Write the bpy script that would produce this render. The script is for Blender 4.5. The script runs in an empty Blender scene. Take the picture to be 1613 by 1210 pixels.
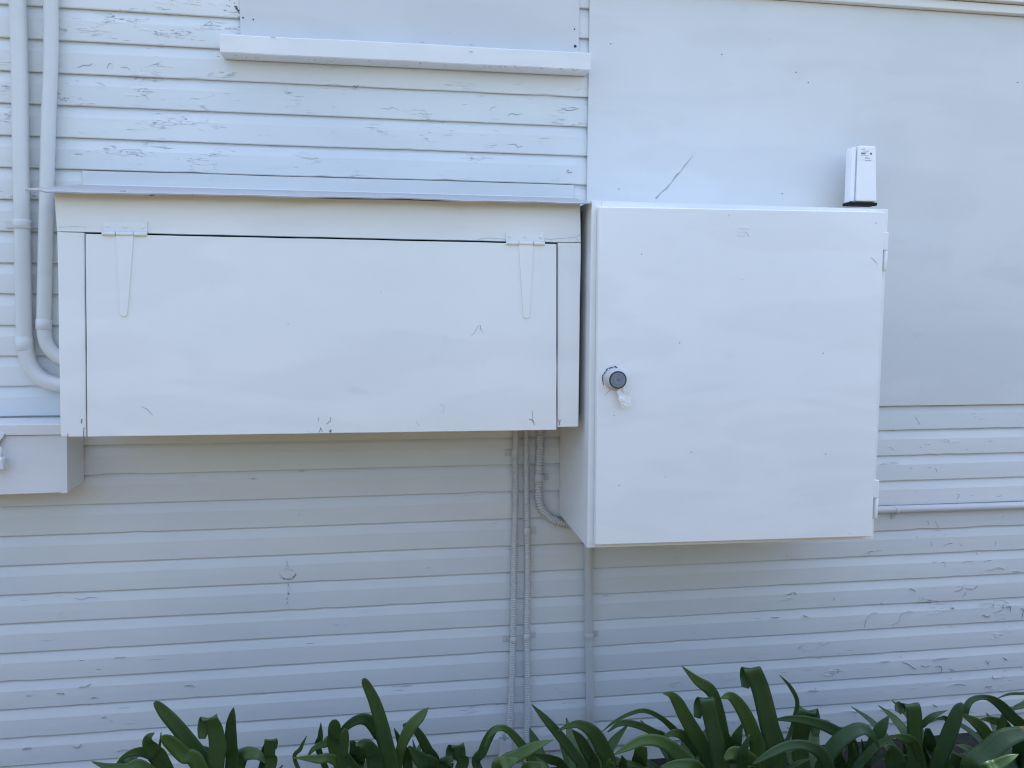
import bpy, bmesh, math, random
from mathutils import Vector, Matrix, noise

random.seed(7)
R = math.radians
scene = bpy.context.scene
col = scene.collection

# ------------------------------------------------------------------ camera
CAM = Vector((0.0, -2.43699, 1.5))
YAW, PITCH, ROLL = 0.156420671, -0.0995650295, 0.00671763913
F_PX, PW, PH = 1285.225, 1613.0, 1210.0
fwd = Vector((math.sin(YAW) * math.cos(PITCH), math.cos(YAW) * math.cos(PITCH), math.sin(PITCH)))
rt0 = Vector((math.cos(YAW), -math.sin(YAW), 0))
up0 = rt0.cross(fwd)
rt = math.cos(ROLL) * rt0 + math.sin(ROLL) * up0
up = -math.sin(ROLL) * rt0 + math.cos(ROLL) * up0
cam_data = bpy.data.cameras.new("camera")
cam = bpy.data.objects.new("camera", cam_data)
col.objects.link(cam)
cam.matrix_world = Matrix(((rt.x, up.x, -fwd.x, CAM.x), (rt.y, up.y, -fwd.y, CAM.y), (rt.z, up.z, -fwd.z, CAM.z), (0, 0, 0, 1)))
cam_data.sensor_fit = 'HORIZONTAL'
cam_data.sensor_width = 36.0
cam_data.lens = 36.0 * F_PX / PW
cam_data.clip_start = 0.05
cam_data.clip_end = 2000
scene.camera = cam

# ------------------------------------------------------------------ light
SUN_EL, SUN_AZ = 77.0, 6.0          # sun behind the house, slightly to the right
world = bpy.data.worlds.new("World")
scene.world = world
world.use_nodes = True
wn = world.node_tree
sky = wn.nodes.new('ShaderNodeTexSky')
sky.sky_type = 'NISHITA'
sky.sun_disc = False
sky.sun_elevation = R(SUN_EL)
sky.sun_rotation = R(SUN_AZ)
sky.dust_density = 2.2
sky.ozone_density = 1.0
bg = wn.nodes['Background']
wn.links.new(sky.outputs[0], bg.inputs['Color'])
bg.inputs['Strength'].default_value = 0.15
sd = bpy.data.lights.new("sun", 'SUN')
sd.energy = 3.0
sd.angle = R(0.5)
sd.color = (1.0, 0.95, 0.88)
sun = bpy.data.objects.new("sun", sd)
col.objects.link(sun)
to_sun = Vector((math.sin(R(SUN_AZ)) * math.cos(R(SUN_EL)), math.cos(R(SUN_AZ)) * math.cos(R(SUN_EL)), math.sin(R(SUN_EL))))
sun.rotation_euler = to_sun.to_track_quat('Z', 'Y').to_euler()
sun.location = to_sun * 20
scene.view_settings.view_transform = 'Standard'
scene.view_settings.look = 'None'
scene.view_settings.gamma = 1.0
scene.cycles.filter_width = 1.15
scene.view_settings.exposure = 1.68


def at(px, py, Y):
    """the point on the plane y = Y that shows at photo pixel (px, py)"""
    d = rt * ((px - PW / 2) / F_PX) - up * ((py - PH / 2) / F_PX) + fwd
    return CAM + d * ((Y - CAM.y) / d.y)


# ------------------------------------------------------------------ materials
class NT:
    def __init__(self, name):
        self.m = bpy.data.materials.new(name)
        self.m.use_nodes = True
        self.t = self.m.node_tree
        self.b = self.t.nodes['Principled BSDF']
        self.geo = self.t.nodes.new('ShaderNodeNewGeometry')

    def n(self, kind, **kw):
        nd = self.t.nodes.new(kind)
        for k, v in kw.items():
            setattr(nd, k, v)
        return nd

    def put(self, sock, v):
        if hasattr(v, 'is_linked') or isinstance(v, bpy.types.NodeSocket):
            self.t.links.new(v, sock)
        else:
            sock.default_value = v

    def math(self, op, a, b=None, c=None, clamp=False):
        nd = self.n('ShaderNodeMath', operation=op)
        nd.use_clamp = clamp
        self.put(nd.inputs[0], a)
        if b is not None: self.put(nd.inputs[1], b)
        if c is not None: self.put(nd.inputs[2], c)
        return nd.outputs[0]

    def pos(self, sx=1, sy=1, sz=1, loc=(0, 0, 0)):
        mp = self.n('ShaderNodeMapping')
        mp.inputs['Scale'].default_value = (sx, sy, sz)
        mp.inputs['Location'].default_value = loc
        self.t.links.new(self.geo.outputs['Position'], mp.inputs['Vector'])
        return mp.outputs[0]

    def noise(self, vec, scale, detail=3, rough=0.5):
        nd = self.n('ShaderNodeTexNoise')
        self.t.links.new(vec, nd.inputs['Vector'])
        nd.inputs['Scale'].default_value = scale
        nd.inputs['Detail'].default_value = detail
        nd.inputs['Roughness'].default_value = rough
        return nd.outputs['Fac']

    def ramp(self, v, a, b, lo=0.0, hi=1.0):
        nd = self.n('ShaderNodeMapRange')
        nd.interpolation_type = 'SMOOTHSTEP'
        self.put(nd.inputs['Value'], v)
        nd.inputs['From Min'].default_value = a
        nd.inputs['From Max'].default_value = b
        nd.inputs['To Min'].default_value = lo
        nd.inputs['To Max'].default_value = hi
        return nd.outputs['Result']

    def mix(self, fac, a, b, blend='MIX'):
        nd = self.n('ShaderNodeMix', data_type='RGBA', blend_type=blend)
        self.put(nd.inputs[0], fac)
        self.put(nd.inputs[6], a if isinstance(a, bpy.types.NodeSocket) else (*a, 1))
        self.put(nd.inputs[7], b if isinstance(b, bpy.types.NodeSocket) else (*b, 1))
        return nd.outputs[2]

    def bump(self, h, strength, dist, normal=None):
        nd = self.n('ShaderNodeBump')
        self.put(nd.inputs['Height'], h)
        nd.inputs['Strength'].default_value = strength
        nd.inputs['Distance'].default_value = dist
        if normal is not None: self.t.links.new(normal, nd.inputs['Normal'])
        return nd.outputs['Normal']

    def set(self, **kw):
        for k, v in kw.items():
            s = self.b.inputs[k.replace('_', ' ')]
            if isinstance(v, tuple): v = (*v, 1)
            self.put(s, v)
        return self


def plain(name, c, rough=0.5, metallic=0.0, var=0.06, scale=25):
    t = NT(name)
    f = t.noise(t.pos(), scale, 4, 0.6)
    c2 = tuple(x * (1 - 2 * var) for x in c)
    t.set(Base_Color=t.mix(f, c, c2), Roughness=rough, Metallic=metallic)
    return t.m


def board_paint():
    """old gloss paint on weatherboards: fine cracks, curling flakes and nicks where the attribute 'peel' is high"""
    t = NT('weatherboard_paint')
    at_ = t.n('ShaderNodeAttribute', attribute_name='peel')
    peel = at_.outputs['Fac']
    big = t.noise(t.pos(0.7, 1, 1.6), 2.2, 4, 0.55)
    tint = t.mix(t.ramp(big, 0.3, 0.7), (0.735, 0.75, 0.732), (0.665, 0.69, 0.685))
    grain = t.noise(t.pos(1.2, 1, 26), 7, 5, 0.6)
    tint = t.mix(t.ramp(grain, 0.5, 0.8, 0, 0.08), tint, (0.55, 0.55, 0.54))
    # contour-like cracks
    a = t.noise(t.pos(0.42, 1, 2.0), 36, 5, 0.60)
    dist = t.math('ABSOLUTE', t.math('SUBTRACT', a, 0.5))
    crack = t.ramp(dist, 0.003, 0.013, 1, 0)
    blob = t.noise(t.pos(0.9, 1, 2.6, (3.1, 0, 1.7)), 8.5, 3, 0.6)
    thr = t.math('MULTIPLY_ADD', peel, -0.40, 0.80)
    mask = t.math('MULTIPLY', t.math('SUBTRACT', blob, thr), 14, clamp=True)
    crack = t.math('MULTIPLY', crack, mask)
    # broken up: only stretches of each contour show dark
    brk = t.noise(t.pos(1, 1, 1, (9, 2, 4)), 60, 2, 0.5)
    crack_d = t.math('MULTIPLY', crack, t.ramp(brk, 0.46, 0.56))
    # small grain splits, long in x
    sp = t.noise(t.pos(0.16, 1, 3.0, (5, 0, 2)), 70, 3, 0.6)
    split = t.math('MULTIPLY', t.ramp(sp, 0.64, 0.69), t.ramp(t.math('SUBTRACT', blob, thr), -0.12, 0.0))
    dark = t.math('MAXIMUM', t.math('MULTIPLY', crack_d, 0.55), t.math('MULTIPLY', split, 0.5))
    colr = t.mix(dark, tint, (0.13, 0.13, 0.13))
    # grime specks
    vo = t.n('ShaderNodeTexVoronoi')
    t.t.links.new(t.pos(1, 1, 1), vo.inputs['Vector'])
    vo.inputs['Scale'].default_value = 17
    speck = t.math('MULTIPLY', t.ramp(vo.outputs['Distance'], 0.018, 0.03, 1, 0), t.ramp(vo.outputs['Color'], 0.72, 0.74))
    colr = t.mix(t.math('MULTIPLY', speck, 0.75), colr, (0.13, 0.12, 0.12))
    step = t.math('MULTIPLY', t.ramp(a, 0.485, 0.505), mask)
    h = t.math('ADD', step, t.math('MULTIPLY', crack, 0.5))
    h = t.math('ADD', h, t.math('MULTIPLY', split, -0.6))
    nrm = t.bump(h, 0.85, 0.0012)
    fine = t.noise(t.pos(1, 1, 5), 60, 4, 0.6)
    nrm = t.bump(fine, 0.12, 0.0012, nrm)
    wav = t.noise(t.pos(1, 1, 2.5, (1, 1, 1)), 9, 2, 0.5)
    nrm = t.bump(wav, 0.12, 0.006, nrm)
    t.set(Base_Color=colr, Roughness=t.ramp(big, 0.3, 0.7, 0.42, 0.56), Normal=nrm)
    return t.m


def smooth_paint(name, c, rough=0.4, dirt=0.25, speck=0.6, wave=0.15, seed=0.0, brush=0.05, patch=0.22):
    """brushed or sprayed white paint with faint scuffs, smears and the odd fly speck"""
    t = NT(name)
    big = t.noise(t.pos(1, 1, 1, (seed, 0, seed)), 1.6, 4, 0.55)
    c2 = (c[0] * 0.93, c[1] * 0.945, c[2] * 0.95)
    colr = t.mix(t.ramp(big, 0.3, 0.7), c, c2)
    pa = t.n('ShaderNodeTexNoise')
    t.t.links.new(t.pos(0.7, 1, 2.4, (seed, 2, 5)), pa.inputs['Vector'])
    pa.inputs['Scale'].default_value = 2.4
    pa.inputs['Detail'].default_value = 2
    pa.inputs['Distortion'].default_value = 1.2
    colr = t.mix(t.ramp(pa.outputs['Fac'], 0.44, 0.58, 0, patch), colr, tuple(v * 0.80 for v in c))
    sm = t.noise(t.pos(1, 1, 1.6, (seed + 4, 0, 2)), 9, 5, 0.62)
    gate = t.noise(t.pos(1, 1, 1, (seed + 8, 3, 2)), 3.1, 2)
    smear = t.math('MULTIPLY', t.ramp(sm, 0.58, 0.78), t.ramp(gate, 0.45, 0.62))
    colr = t.mix(t.math('MULTIPLY', smear, dirt), colr, (0.42, 0.42, 0.41))
    vo = t.n('ShaderNodeTexVoronoi')
    t.t.links.new(t.pos(1, 1, 1, (seed, seed, 0)), vo.inputs['Vector'])
    vo.inputs['Scale'].default_value = 13
    sp = t.math('MULTIPLY', t.ramp(vo.outputs['Distance'], 0.012, 0.024, 1, 0), t.ramp(vo.outputs['Color'], 0.70, 0.72))
    colr = t.mix(t.math('MULTIPLY', sp, speck), colr, (0.14, 0.13, 0.13))
    w = t.noise(t.pos(1, 1, 0.7, (seed, 1, 2)), 3.2, 2, 0.4)
    nrm = t.bump(w, wave, 0.03)
    br = t.noise(t.pos(0.10, 1, 1.6, (seed, 0, 1)), 90, 3, 0.6)
    nrm = t.bump(br, brush, 0.0012, nrm)
    peelb = t.noise(t.pos(), 260, 2, 0.5)
    nrm = t.bump(peelb, 0.06, 0.0006, nrm)
    t.set(Base_Color=colr, Roughness=t.ramp(sm, 0.3, 0.75, rough - 0.05, rough + 0.14), Normal=nrm)
    return t.m


def leaf_mat():
    t = NT('strap_leaf')
    at_ = t.n('ShaderNodeAttribute', attribute_name='shade')
    uv = t.n('ShaderNodeAttribute', attribute_name='across')
    f = at_.outputs['Fac']
    c = t.mix(f, (0.027, 0.066, 0.023), (0.075, 0.140, 0.034))
    vein = t.math('SINE', t.math('MULTIPLY', uv.outputs['Fac'], 38.0))
    c = t.mix(t.ramp(vein, -1, 1, 0, 0.22), c, (0.025, 0.06, 0.025))
    big = t.noise(t.pos(), 16, 4, 0.6)
    c = t.mix(t.ramp(big, 0.5, 0.85, 0, 0.45), c, (0.07, 0.125, 0.04))
    dry = t.n('ShaderNodeAttribute', attribute_name='dry')
    dn = t.math('ADD', dry.outputs['Fac'], t.math('MULTIPLY_ADD', t.noise(t.pos(), 70, 3), 0.7, -0.35))
    c = t.mix(t.ramp(dn, 0.55, 0.75), c, (0.15, 0.14, 0.035))
    c = t.mix(t.ramp(dn, 0.85, 1.0), c, (0.17, 0.10, 0.045))
    nrm = t.bump(vein, 0.16, 0.002)
    t.set(Base_Color=c, Roughness=t.ramp(big, 0.3, 0.7, 0.32, 0.48), Normal=nrm, Specular_IOR_Level=0.45)
    tr = t.n('ShaderNodeBsdfTranslucent')
    tr.inputs['Color'].default_value = (0.20, 0.42, 0.05, 1)
    mx = t.n('ShaderNodeMixShader')
    mx.inputs[0].default_value = 0.16
    out = t.t.nodes['Material Output']
    t.t.links.new(t.b.outputs[0], mx.inputs[1])
    t.t.links.new(tr.outputs[0], mx.inputs[2])
    t.t.links.new(mx.outputs[0], out.inputs['Surface'])
    return t.m


def ground_mat(name, ca, cb, scale, rough=0.9, bump=0.02):
    t = NT(name)
    f = t.noise(t.pos(), scale, 6, 0.65)
    g = t.noise(t.pos(), scale * 0.12, 3, 0.5)
    c = t.mix(t.ramp(f, 0.3, 0.7), ca, cb)
    c = t.mix(t.ramp(g, 0.35, 0.75, 0, 0.35), c, tuple(x * 0.6 for x in ca))
    t.set(Base_Color=c, Roughness=rough, Normal=t.bump(f, 0.8, bump))
    return t.m


M = {}
M['board'] = board_paint()
M['panel'] = smooth_paint('panel_paint', (0.70, 0.705, 0.69), 0.50, 0.18, 0.5, 0.10, 1.0)
M['cover'] = smooth_paint('cover_paint', (0.64, 0.645, 0.64), 0.50, 0.25, 0.5, 0.10, 6.0)
M['sill'] = smooth_paint('sill_paint', (0.80, 0.80, 0.78), 0.45, 0.45, 0.7, 0.25, 3.0)
M['trim'] = smooth_paint('trim_paint', (0.80, 0.80, 0.78), 0.45, 0.3, 0.6, 0.2, 9.0)
M['box'] = smooth_paint('box_paint', (0.86, 0.855, 0.83), 0.40, 0.20, 0.5, 0.22, 2.0, 0.16)
M['cabinet'] = smooth_paint('cabinet_paint', (0.86, 0.865, 0.86), 0.34, 0.10, 0.5, 0.12, 5.0)
M['smallbox'] = smooth_paint('small_box_paint', (0.76, 0.765, 0.77), 0.36, 0.2, 0.3, 0.1, 7.0)
M['pipe'] = smooth_paint('pipe_paint', (0.68, 0.685, 0.67), 0.36, 0.4, 0.4, 0.1, 8.0)
M['conduit'] = smooth_paint('conduit_paint', (0.60, 0.605, 0.595), 0.40, 0.4, 0.3, 0.1, 4.0)
M['roof_sheet'] = smooth_paint('roof_sheet_paint', (0.40, 0.415, 0.44), 0.42, 0.45, 0.5, 0.3, 3.5)
M['antenna'] = plain('antenna_plastic', (0.90, 0.90, 0.90), 0.35, 0, 0.02)
M['black'] = plain('black_rubber_and_shade', (0.006, 0.0065, 0.009), 0.9)  # also the painted shade behind the flap door gaps
M['label'] = plain('label_white', (0.88, 0.88, 0.88), 0.4, 0, 0.01)
M['ink'] = plain('label_ink', (0.05, 0.055, 0.075), 0.5)
M['ink_grey'] = plain('label_ink_grey', (0.34, 0.37, 0.42), 0.5)
M['steel'] = plain('lock_zinc', (0.27, 0.32, 0.39), 0.34, 0.25, 0.18, 120)
M['dark'] = plain('dark_grime_and_shade', (0.05, 0.05, 0.06), 0.7)  # also the painted shade in the gap beside the cabinet
M['chip'] = plain('bare_chip', (0.24, 0.235, 0.23), 0.8, 0, 0.2, 150)
M['scratch'] = plain('grey_scuff', (0.62, 0.63, 0.64), 0.6, 0, 0.2, 150)
M['crack'] = plain('crack_shadow_grey', (0.37, 0.37, 0.365), 0.8, 0, 0.1, 150)
M['smear'] = plain('soft_grey_smear', (0.44, 0.45, 0.46), 0.6, 0, 0.2, 150)
M['rust'] = plain('rusty_nail', (0.16, 0.10, 0.07), 0.8, 0, 0.25, 200)
M['tape'] = plain('plastic_scrap', (0.88, 0.88, 0.87), 0.3, 0, 0.05)
M['leaf'] = leaf_mat()
M['stem'] = plain('pale_leaf_base', (0.16, 0.19, 0.09), 0.6, 0, 0.2, 40)
M['soil'] = ground_mat('soil_mulch', (0.030, 0.026, 0.020), (0.012, 0.011, 0.009), 40)
M['lawn'] = ground_mat('lawn', (0.165, 0.130, 0.068), (0.085, 0.078, 0.034), 30)
M['fence'] = plain('weathered_timber', (0.20, 0.175, 0.14), 0.85, 0, 0.2, 30)
M['roofing'] = plain('roof_iron', (0.30, 0.31, 0.32), 0.5, 0.2)

# ------------------------------------------------------------------ mesh helpers


class MB:
    def __init__(self):
        self.bm = bmesh.new()

    def _bevel(self, geom_edges, w, seg=2):
        if w > 0:
            bmesh.ops.bevel(self.bm, geom=geom_edges, offset=w, segments=seg, profile=0.5, affect='EDGES')

    def box(self, x0, x1, y0, y1, z0, z1, bev=0.0, seg=2):
        return self.prism([(x0, z0), (x1, z0), (x1, z1), (x0, z1)], y0, y1, bev, seg)

    def prism(self, poly, y0, y1, bev=0.0, seg=2):
        """polygon in x,z (counter-clockwise seen from the front, -y) between y0 (front) and y1 (back)"""
        bm = self.bm
        a = [bm.verts.new((x, y0, z)) for x, z in poly]
        b = [bm.verts.new((x, y1, z)) for x, z in poly]
        n = len(poly)
        fs = [bm.faces.new(a), bm.faces.new(b[::-1])]
        for i in range(n):
            fs.append(bm.faces.new((a[i], b[i], b[(i + 1) % n], a[(i + 1) % n])))
        bmesh.ops.recalc_face_normals(bm, faces=fs)
        if bev > 0:
            es = list({e for f in fs for e in f.edges})
            self._bevel(es, bev, seg)
        return self

    def tube(self, path, radii, sides=16, caps=True):
        bm = self.bm
        path = [Vector(p) for p in path]
        if not hasattr(radii, '__len__'): radii = [radii] * len(path)
        rings = []
        nrm = None
        for i, p in enumerate(path):
            t = (path[min(i + 1, len(path) - 1)] - path[max(i - 1, 0)])
            if t.length < 1e-9: t = Vector((0, 0, 1))
            t.normalize()
            if nrm is None:
                ref = Vector((0, 1, 0)) if abs(t.y) < 0.9 else Vector((1, 0, 0))
                nrm = (ref - t * ref.dot(t)).normalized()
            else:
                nrm = (nrm - t * nrm.dot(t)).normalized()
            b = t.cross(nrm)
            rings.append([bm.verts.new(p + (nrm * math.cos(2 * math.pi * k / sides) + b * math.sin(2 * math.pi * k / sides)) * radii[i]) for k in range(sides)])
        for r0, r1 in zip(rings, rings[1:]):
            for k in range(sides):
                f = bm.faces.new((r0[k], r0[(k + 1) % sides], r1[(k + 1) % sides], r1[k]))
                f.smooth = True
        if caps:
            bm.faces.new(rings[0][::-1])
            bm.faces.new(rings[-1])
        return self

    def lathe_y(self, x, z, prof, sides=32):
        """profile of (y, radius) revolved about the y axis through (x, z)"""
        bm = self.bm
        rings = [[bm.verts.new((x + max(r, 1e-5) * math.cos(2 * math.pi * k / sides), y, z + max(r, 1e-5) * math.sin(2 * math.pi * k / sides))) for k in range(sides)] for y, r in prof]
        fs = []
        for a, b in zip(rings, rings[1:]):
            for k in range(sides):
                fs.append(bm.faces.new((a[k], b[k], b[(k + 1) % sides], a[(k + 1) % sides])))
        fs.append(bm.faces.new(rings[0]))
        fs.append(bm.faces.new(rings[-1][::-1]))
        bmesh.ops.recalc_face_normals(bm, faces=fs)
        return self

    def disc(self, x, y, z, r, h=0.001, sides=14):
        return self.prism([(x + r * math.cos(2 * math.pi * k / sides), z + r * math.sin(2 * math.pi * k / sides)) for k in range(sides)], y - h, y)

    def stroke(self, pts, w, y, h=0.0004):
        """a thin raised mark following x,z points; w is one width or one per point"""
        n = len(pts)
        if not hasattr(w, '__len__'): w = [w] * n
        L, Rr = [], []
        for i in range(n):
            x0, z0 = pts[max(i - 1, 0)]
            x1, z1 = pts[min(i + 1, n - 1)]
            dx, dz = x1 - x0, z1 - z0
            l = math.hypot(dx, dz) or 1
            nx, nz = -dz / l, dx / l
            L.append((pts[i][0] + nx * w[i] / 2, pts[i][1] + nz * w[i] / 2))
            Rr.append((pts[i][0] - nx * w[i] / 2, pts[i][1] - nz * w[i] / 2))
        for i in range(n - 1):
            v = [self.bm.verts.new((q[0], yy, q[1])) for yy in (y - h, y) for q in (Rr[i], Rr[i + 1], L[i + 1], L[i])]
            for f in ((0, 1, 2, 3), (7, 6, 5, 4), (0, 4, 5, 1), (1, 5, 6, 2), (2, 6, 7, 3), (3, 7, 4, 0)):
                self.bm.faces.new([v[k] for k in f])
        return self

    def grid(self, rows, smooth=False):
        vs = [[self.bm.verts.new(p) for p in r] for r in rows]
        for a, b in zip(vs, vs[1:]):
            for k in range(len(a) - 1):
                f = self.bm.faces.new((a[k], a[k + 1], b[k + 1], b[k]))
                f.smooth = smooth
        return self

    def merge_into(self, o, mat):
        """adds these faces to the mesh of o, as a mark of its surface"""
        me = o.data
        names = [m_.name for m_ in me.materials]
        if mat.name not in names:
            me.materials.append(mat)
            names.append(mat.name)
        idx = names.index(mat.name)
        w = Vector((0, 0, 0))
        p = o
        while p is not None:
            w += p.location
            p = p.parent
        self.bm.transform(Matrix.Translation(-w))
        for f in self.bm.faces: f.material_index = idx
        tmp = bpy.data.meshes.new('tmp')
        self.bm.to_mesh(tmp)
        self.bm.free()
        b2 = bmesh.new()
        b2.from_mesh(me)
        b2.from_mesh(tmp)
        b2.to_mesh(me)
        b2.free()
        bpy.data.meshes.remove(tmp)
        return o

    def crumbs(self, path, y, n, size, jit, h=0.0005):
        """scattered nicks along an x,z path"""
        ps = catmull([Vector((x, 0, z)) for x, z in path], 10)
        for i in range(n):
            p = ps[random.randrange(len(ps))]
            x, z = p.x + random.gauss(0, jit), p.z + random.gauss(0, jit)
            a_ = random.uniform(-0.25, 0.25) if random.random() < 0.8 else random.uniform(-1.4, 1.4)
            l = size * random.uniform(0.5, 1.6)
            dx, dz = math.cos(a_) * l / 2, math.sin(a_) * l / 2
            self.stroke([(x - dx, z - dz), (x + random.gauss(0, 0.15) * l, z + random.gauss(0, 0.2) * l), (x + dx, z + dz)], [size * 0.10, size * random.uniform(0.2, 0.5), size * 0.08], y, h)
        return self

    def build(self, name, mat, parent=None, recalc=False):
        if recalc: bmesh.ops.recalc_face_normals(self.bm, faces=self.bm.faces[:])
        me = bpy.data.meshes.new(name)
        o = bpy.data.objects.new(name, me)
        col.objects.link(o)
        inv = Matrix.Identity(4)
        if parent is not None:
            o.parent = parent
            w = Vector((0, 0, 0))
            p = parent
            while p is not None:
                w += p.location
                p = p.parent
            inv = Matrix.Translation(-w)
        self.bm.transform(inv)
        self.bm.to_mesh(me)
        self.bm.free()
        me.materials.append(mat)
        return o


def thing(name, label, cat, loc, group=None):
    o = bpy.data.objects.new(name, None)
    o.empty_display_size = 0.05
    col.objects.link(o)
    o.location = loc
    return tag(o, label, cat, group)


def tag(o, label=None, cat=None, group=None, kind=None):
    if label: o['label'] = label
    if cat: o['category'] = cat
    if group: o['group'] = group
    if kind: o['kind'] = kind
    return o


def catmull(pts, per=12):
    P = [Vector(p) for p in pts]
    P = [P[0] * 2 - P[1]] + P + [P[-1] * 2 - P[-2]]
    out = []
    for i in range(1, len(P) - 2):
        for k in range(per):
            t = k / per
            a, b, c, d = P[i - 1], P[i], P[i + 1], P[i + 2]
            out.append(0.5 * ((2 * b) + (c - a) * t + (2 * a - 5 * b + 4 * c - d) * t * t + (3 * b - a - 3 * c + d) * t ** 3))
    out.append(P[-2].copy())
    return out


def resample(path, step):
    out = [path[0].copy()]
    acc = 0.0
    for a, b in zip(path, path[1:]):
        l = (b - a).length
        while acc + l >= step:
            a = a + (b - a) * ((step - acc) / l)
            l = (b - a).length
            out.append(a.copy())
            acc = 0.0
        acc += l
    out.append(path[-1].copy())
    return out


FENCE_Y, FENCE_H = -4.6, 2.05
# ------------------------------------------------------------------ ground
def sheet(name, x0, x1, y0, y1, z, mat):
    o = MB().grid([[(x0, y0, z), (x1, y0, z)], [(x0, y1, z), (x1, y1, z)]]).build(name, mat)
    return tag(o, kind='structure')


sheet('lawn', -300, 300, -300, 300, 0.0, M['lawn'])
sheet('garden_bed', -6, 9, -1.35, 0.05, 0.006, M['soil'])

# ------------------------------------------------------------------ unseen paling fence, added behind the camera to shade the foot of the wall
fence = thing('added_shade_fence', 'unseen timber paling fence added across the yard to shade the foot of the house wall', 'fence', (1.0, FENCE_Y, 0.0))
m = MB()
xx = -9.0
while xx < 11.0:
    m.box(xx, xx + 0.094, FENCE_Y, FENCE_Y + 0.016, 0.04, FENCE_H + random.uniform(-0.012, 0.012))
    xx += 0.1
m.build('palings', M['fence'], fence)
for zz in (0.35, FENCE_H - 0.35):
    MB().box(-9.0, 11.0, FENCE_Y - 0.042, FENCE_Y - 0.002, zz, zz + 0.08).build('rail', M['fence'], fence)
for k in range(9):
    MB().box(-9.0 + k * 2.48, -8.9 + k * 2.48, FENCE_Y - 0.145, FENCE_Y - 0.044, 0.0, FENCE_H - 0.05).build('post', M['fence'], fence)

# ------------------------------------------------------------------ house
WALL_H = 3.26
house = thing('weatherboard_house', 'white painted weatherboard house wall with peeling paint and a covered window', 'house', (0, 0, 0))
PITCH_B = 0.085
Z0 = 2.27939
XL, XR = -4.5, 7.0


def peel_amount(x, z):
    v = 0.18 + 0.30 * noise.noise(Vector((x * 1.1, z * 9.0, 3.0)))
    if z > 1.75: v += 0.33 - 0.10 * abs(x) + (0.12 if x < -0.35 else 0)
    if z < 1.2 and x > 0.7: v += min(0.16, (x - 0.7) * 0.15)
    if z < 0.65: v += 0.12
    return max(0.0, min(1.0, v))


def wall_boards():
    bm = bmesh.new()
    lay = bm.verts.layers.float.new('peel')
    prof = [(0.0115, 0.0008), (0.0014, 0.0), (0.0, 0.0022), (-0.0004, 0.030), (0.0001, 0.0535), (0.0011, 0.0575), (0.0055, 0.0755), (0.0110, 0.0862)]
    n0 = int((Z0 - 0.0) / PITCH_B)
    k = -int((WALL_H - Z0) / PITCH_B)
    for n in range(k, n0 + 1):
        zb = Z0 - PITCH_B * n
        joints = [XL]
        x = XL + random.uniform(0.6, 3.0)
        while x < XR - 1:
            joints.append(x)
            x += random.uniform(3.4, 5.4)
        joints.append(XR)
        for j0, j1 in zip(joints, joints[1:]):
            x0, x1 = j0 + 0.0001, j1 - 0.0001
            m = max(2, int((x1 - x0) / 0.035))
            dyj = random.uniform(-0.0002, 0.0002)
            rows = []
            for i in range(m + 1):
                x = x0 + (x1 - x0) * i / m
                w = noise.noise(Vector((x * 1.7, n * 3.71, 0.0))) * 0.0016
                nick = noise.noise(Vector((x * 19.0, n * 5.3, 7.0)))
                lip = max(0.0, nick - 0.30) * 0.008
                wy = noise.noise(Vector((x * 2.3, n * 2.9, 11.0))) * 0.0010 + dyj
                r = []
                for q, (y, dz) in enumerate(prof):
                    zz = zb + dz + w * (1 if q < 5 else 0.3) + (lip if q in (1, 2) else 0)
                    v = bm.verts.new((x, y + (wy if 0 < q < 7 else 0), zz))
                    v[lay] = peel_amount(x, zz)
                    r.append(v)
                rows.append(r)
            for a, b in zip(rows, rows[1:]):
                for q in range(len(prof) - 1):
                    bm.faces.new((a[q], b[q], b[q + 1], a[q + 1]))
    me = bpy.data.meshes.new('weatherboard_wall')
    bm.to_mesh(me)
    bm.free()
    me.materials.append(M['board'])
    o = bpy.data.objects.new('weatherboard_wall', me)
    col.objects.link(o)
    o.parent = house
    return o


wall = wall_boards()
MB().box(XL, XR, 0.012, 0.10, 0.0, WALL_H).build('wall_frame', M['trim'], house)
b = MB()
b.box(XL, XL + 0.1, 0.101, 6.0, 0.0, WALL_H)
b.box(XR - 0.1, XR, 0.101, 6.0, 0.0, WALL_H)
b.box(XL + 0.101, XR - 0.101, 5.9, 6.0, 0.0, WALL_H)
b.build('rear_wall', M['trim'], house)
MB().prism([(-0.05, WALL_H + 0.002), (6.1, WALL_H + 0.002), (6.1, WALL_H + 0.06), (3.0, WALL_H + 0.9), (-0.05, WALL_H + 0.06)], XL - 0.1, XR + 0.1)
rb = MB()
ring = [(-0.06, WALL_H + 0.002), (6.06, WALL_H + 0.002), (6.06, WALL_H + 0.04), (3.0, WALL_H + 0.85), (-0.06, WALL_H + 0.04)]
va = [rb.bm.verts.new((XL - 0.1, y, z)) for y, z in ring]
vb = [rb.bm.verts.new((XR + 0.1, y, z)) for y, z in ring]
rb.bm.faces.new(va); rb.bm.faces.new(vb[::-1])
for i in range(5): rb.bm.faces.new((va[i], vb[i], vb[(i + 1) % 5], va[(i + 1) % 5]))
rb.build('roof', M['roofing'], house, recalc=True)

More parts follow.
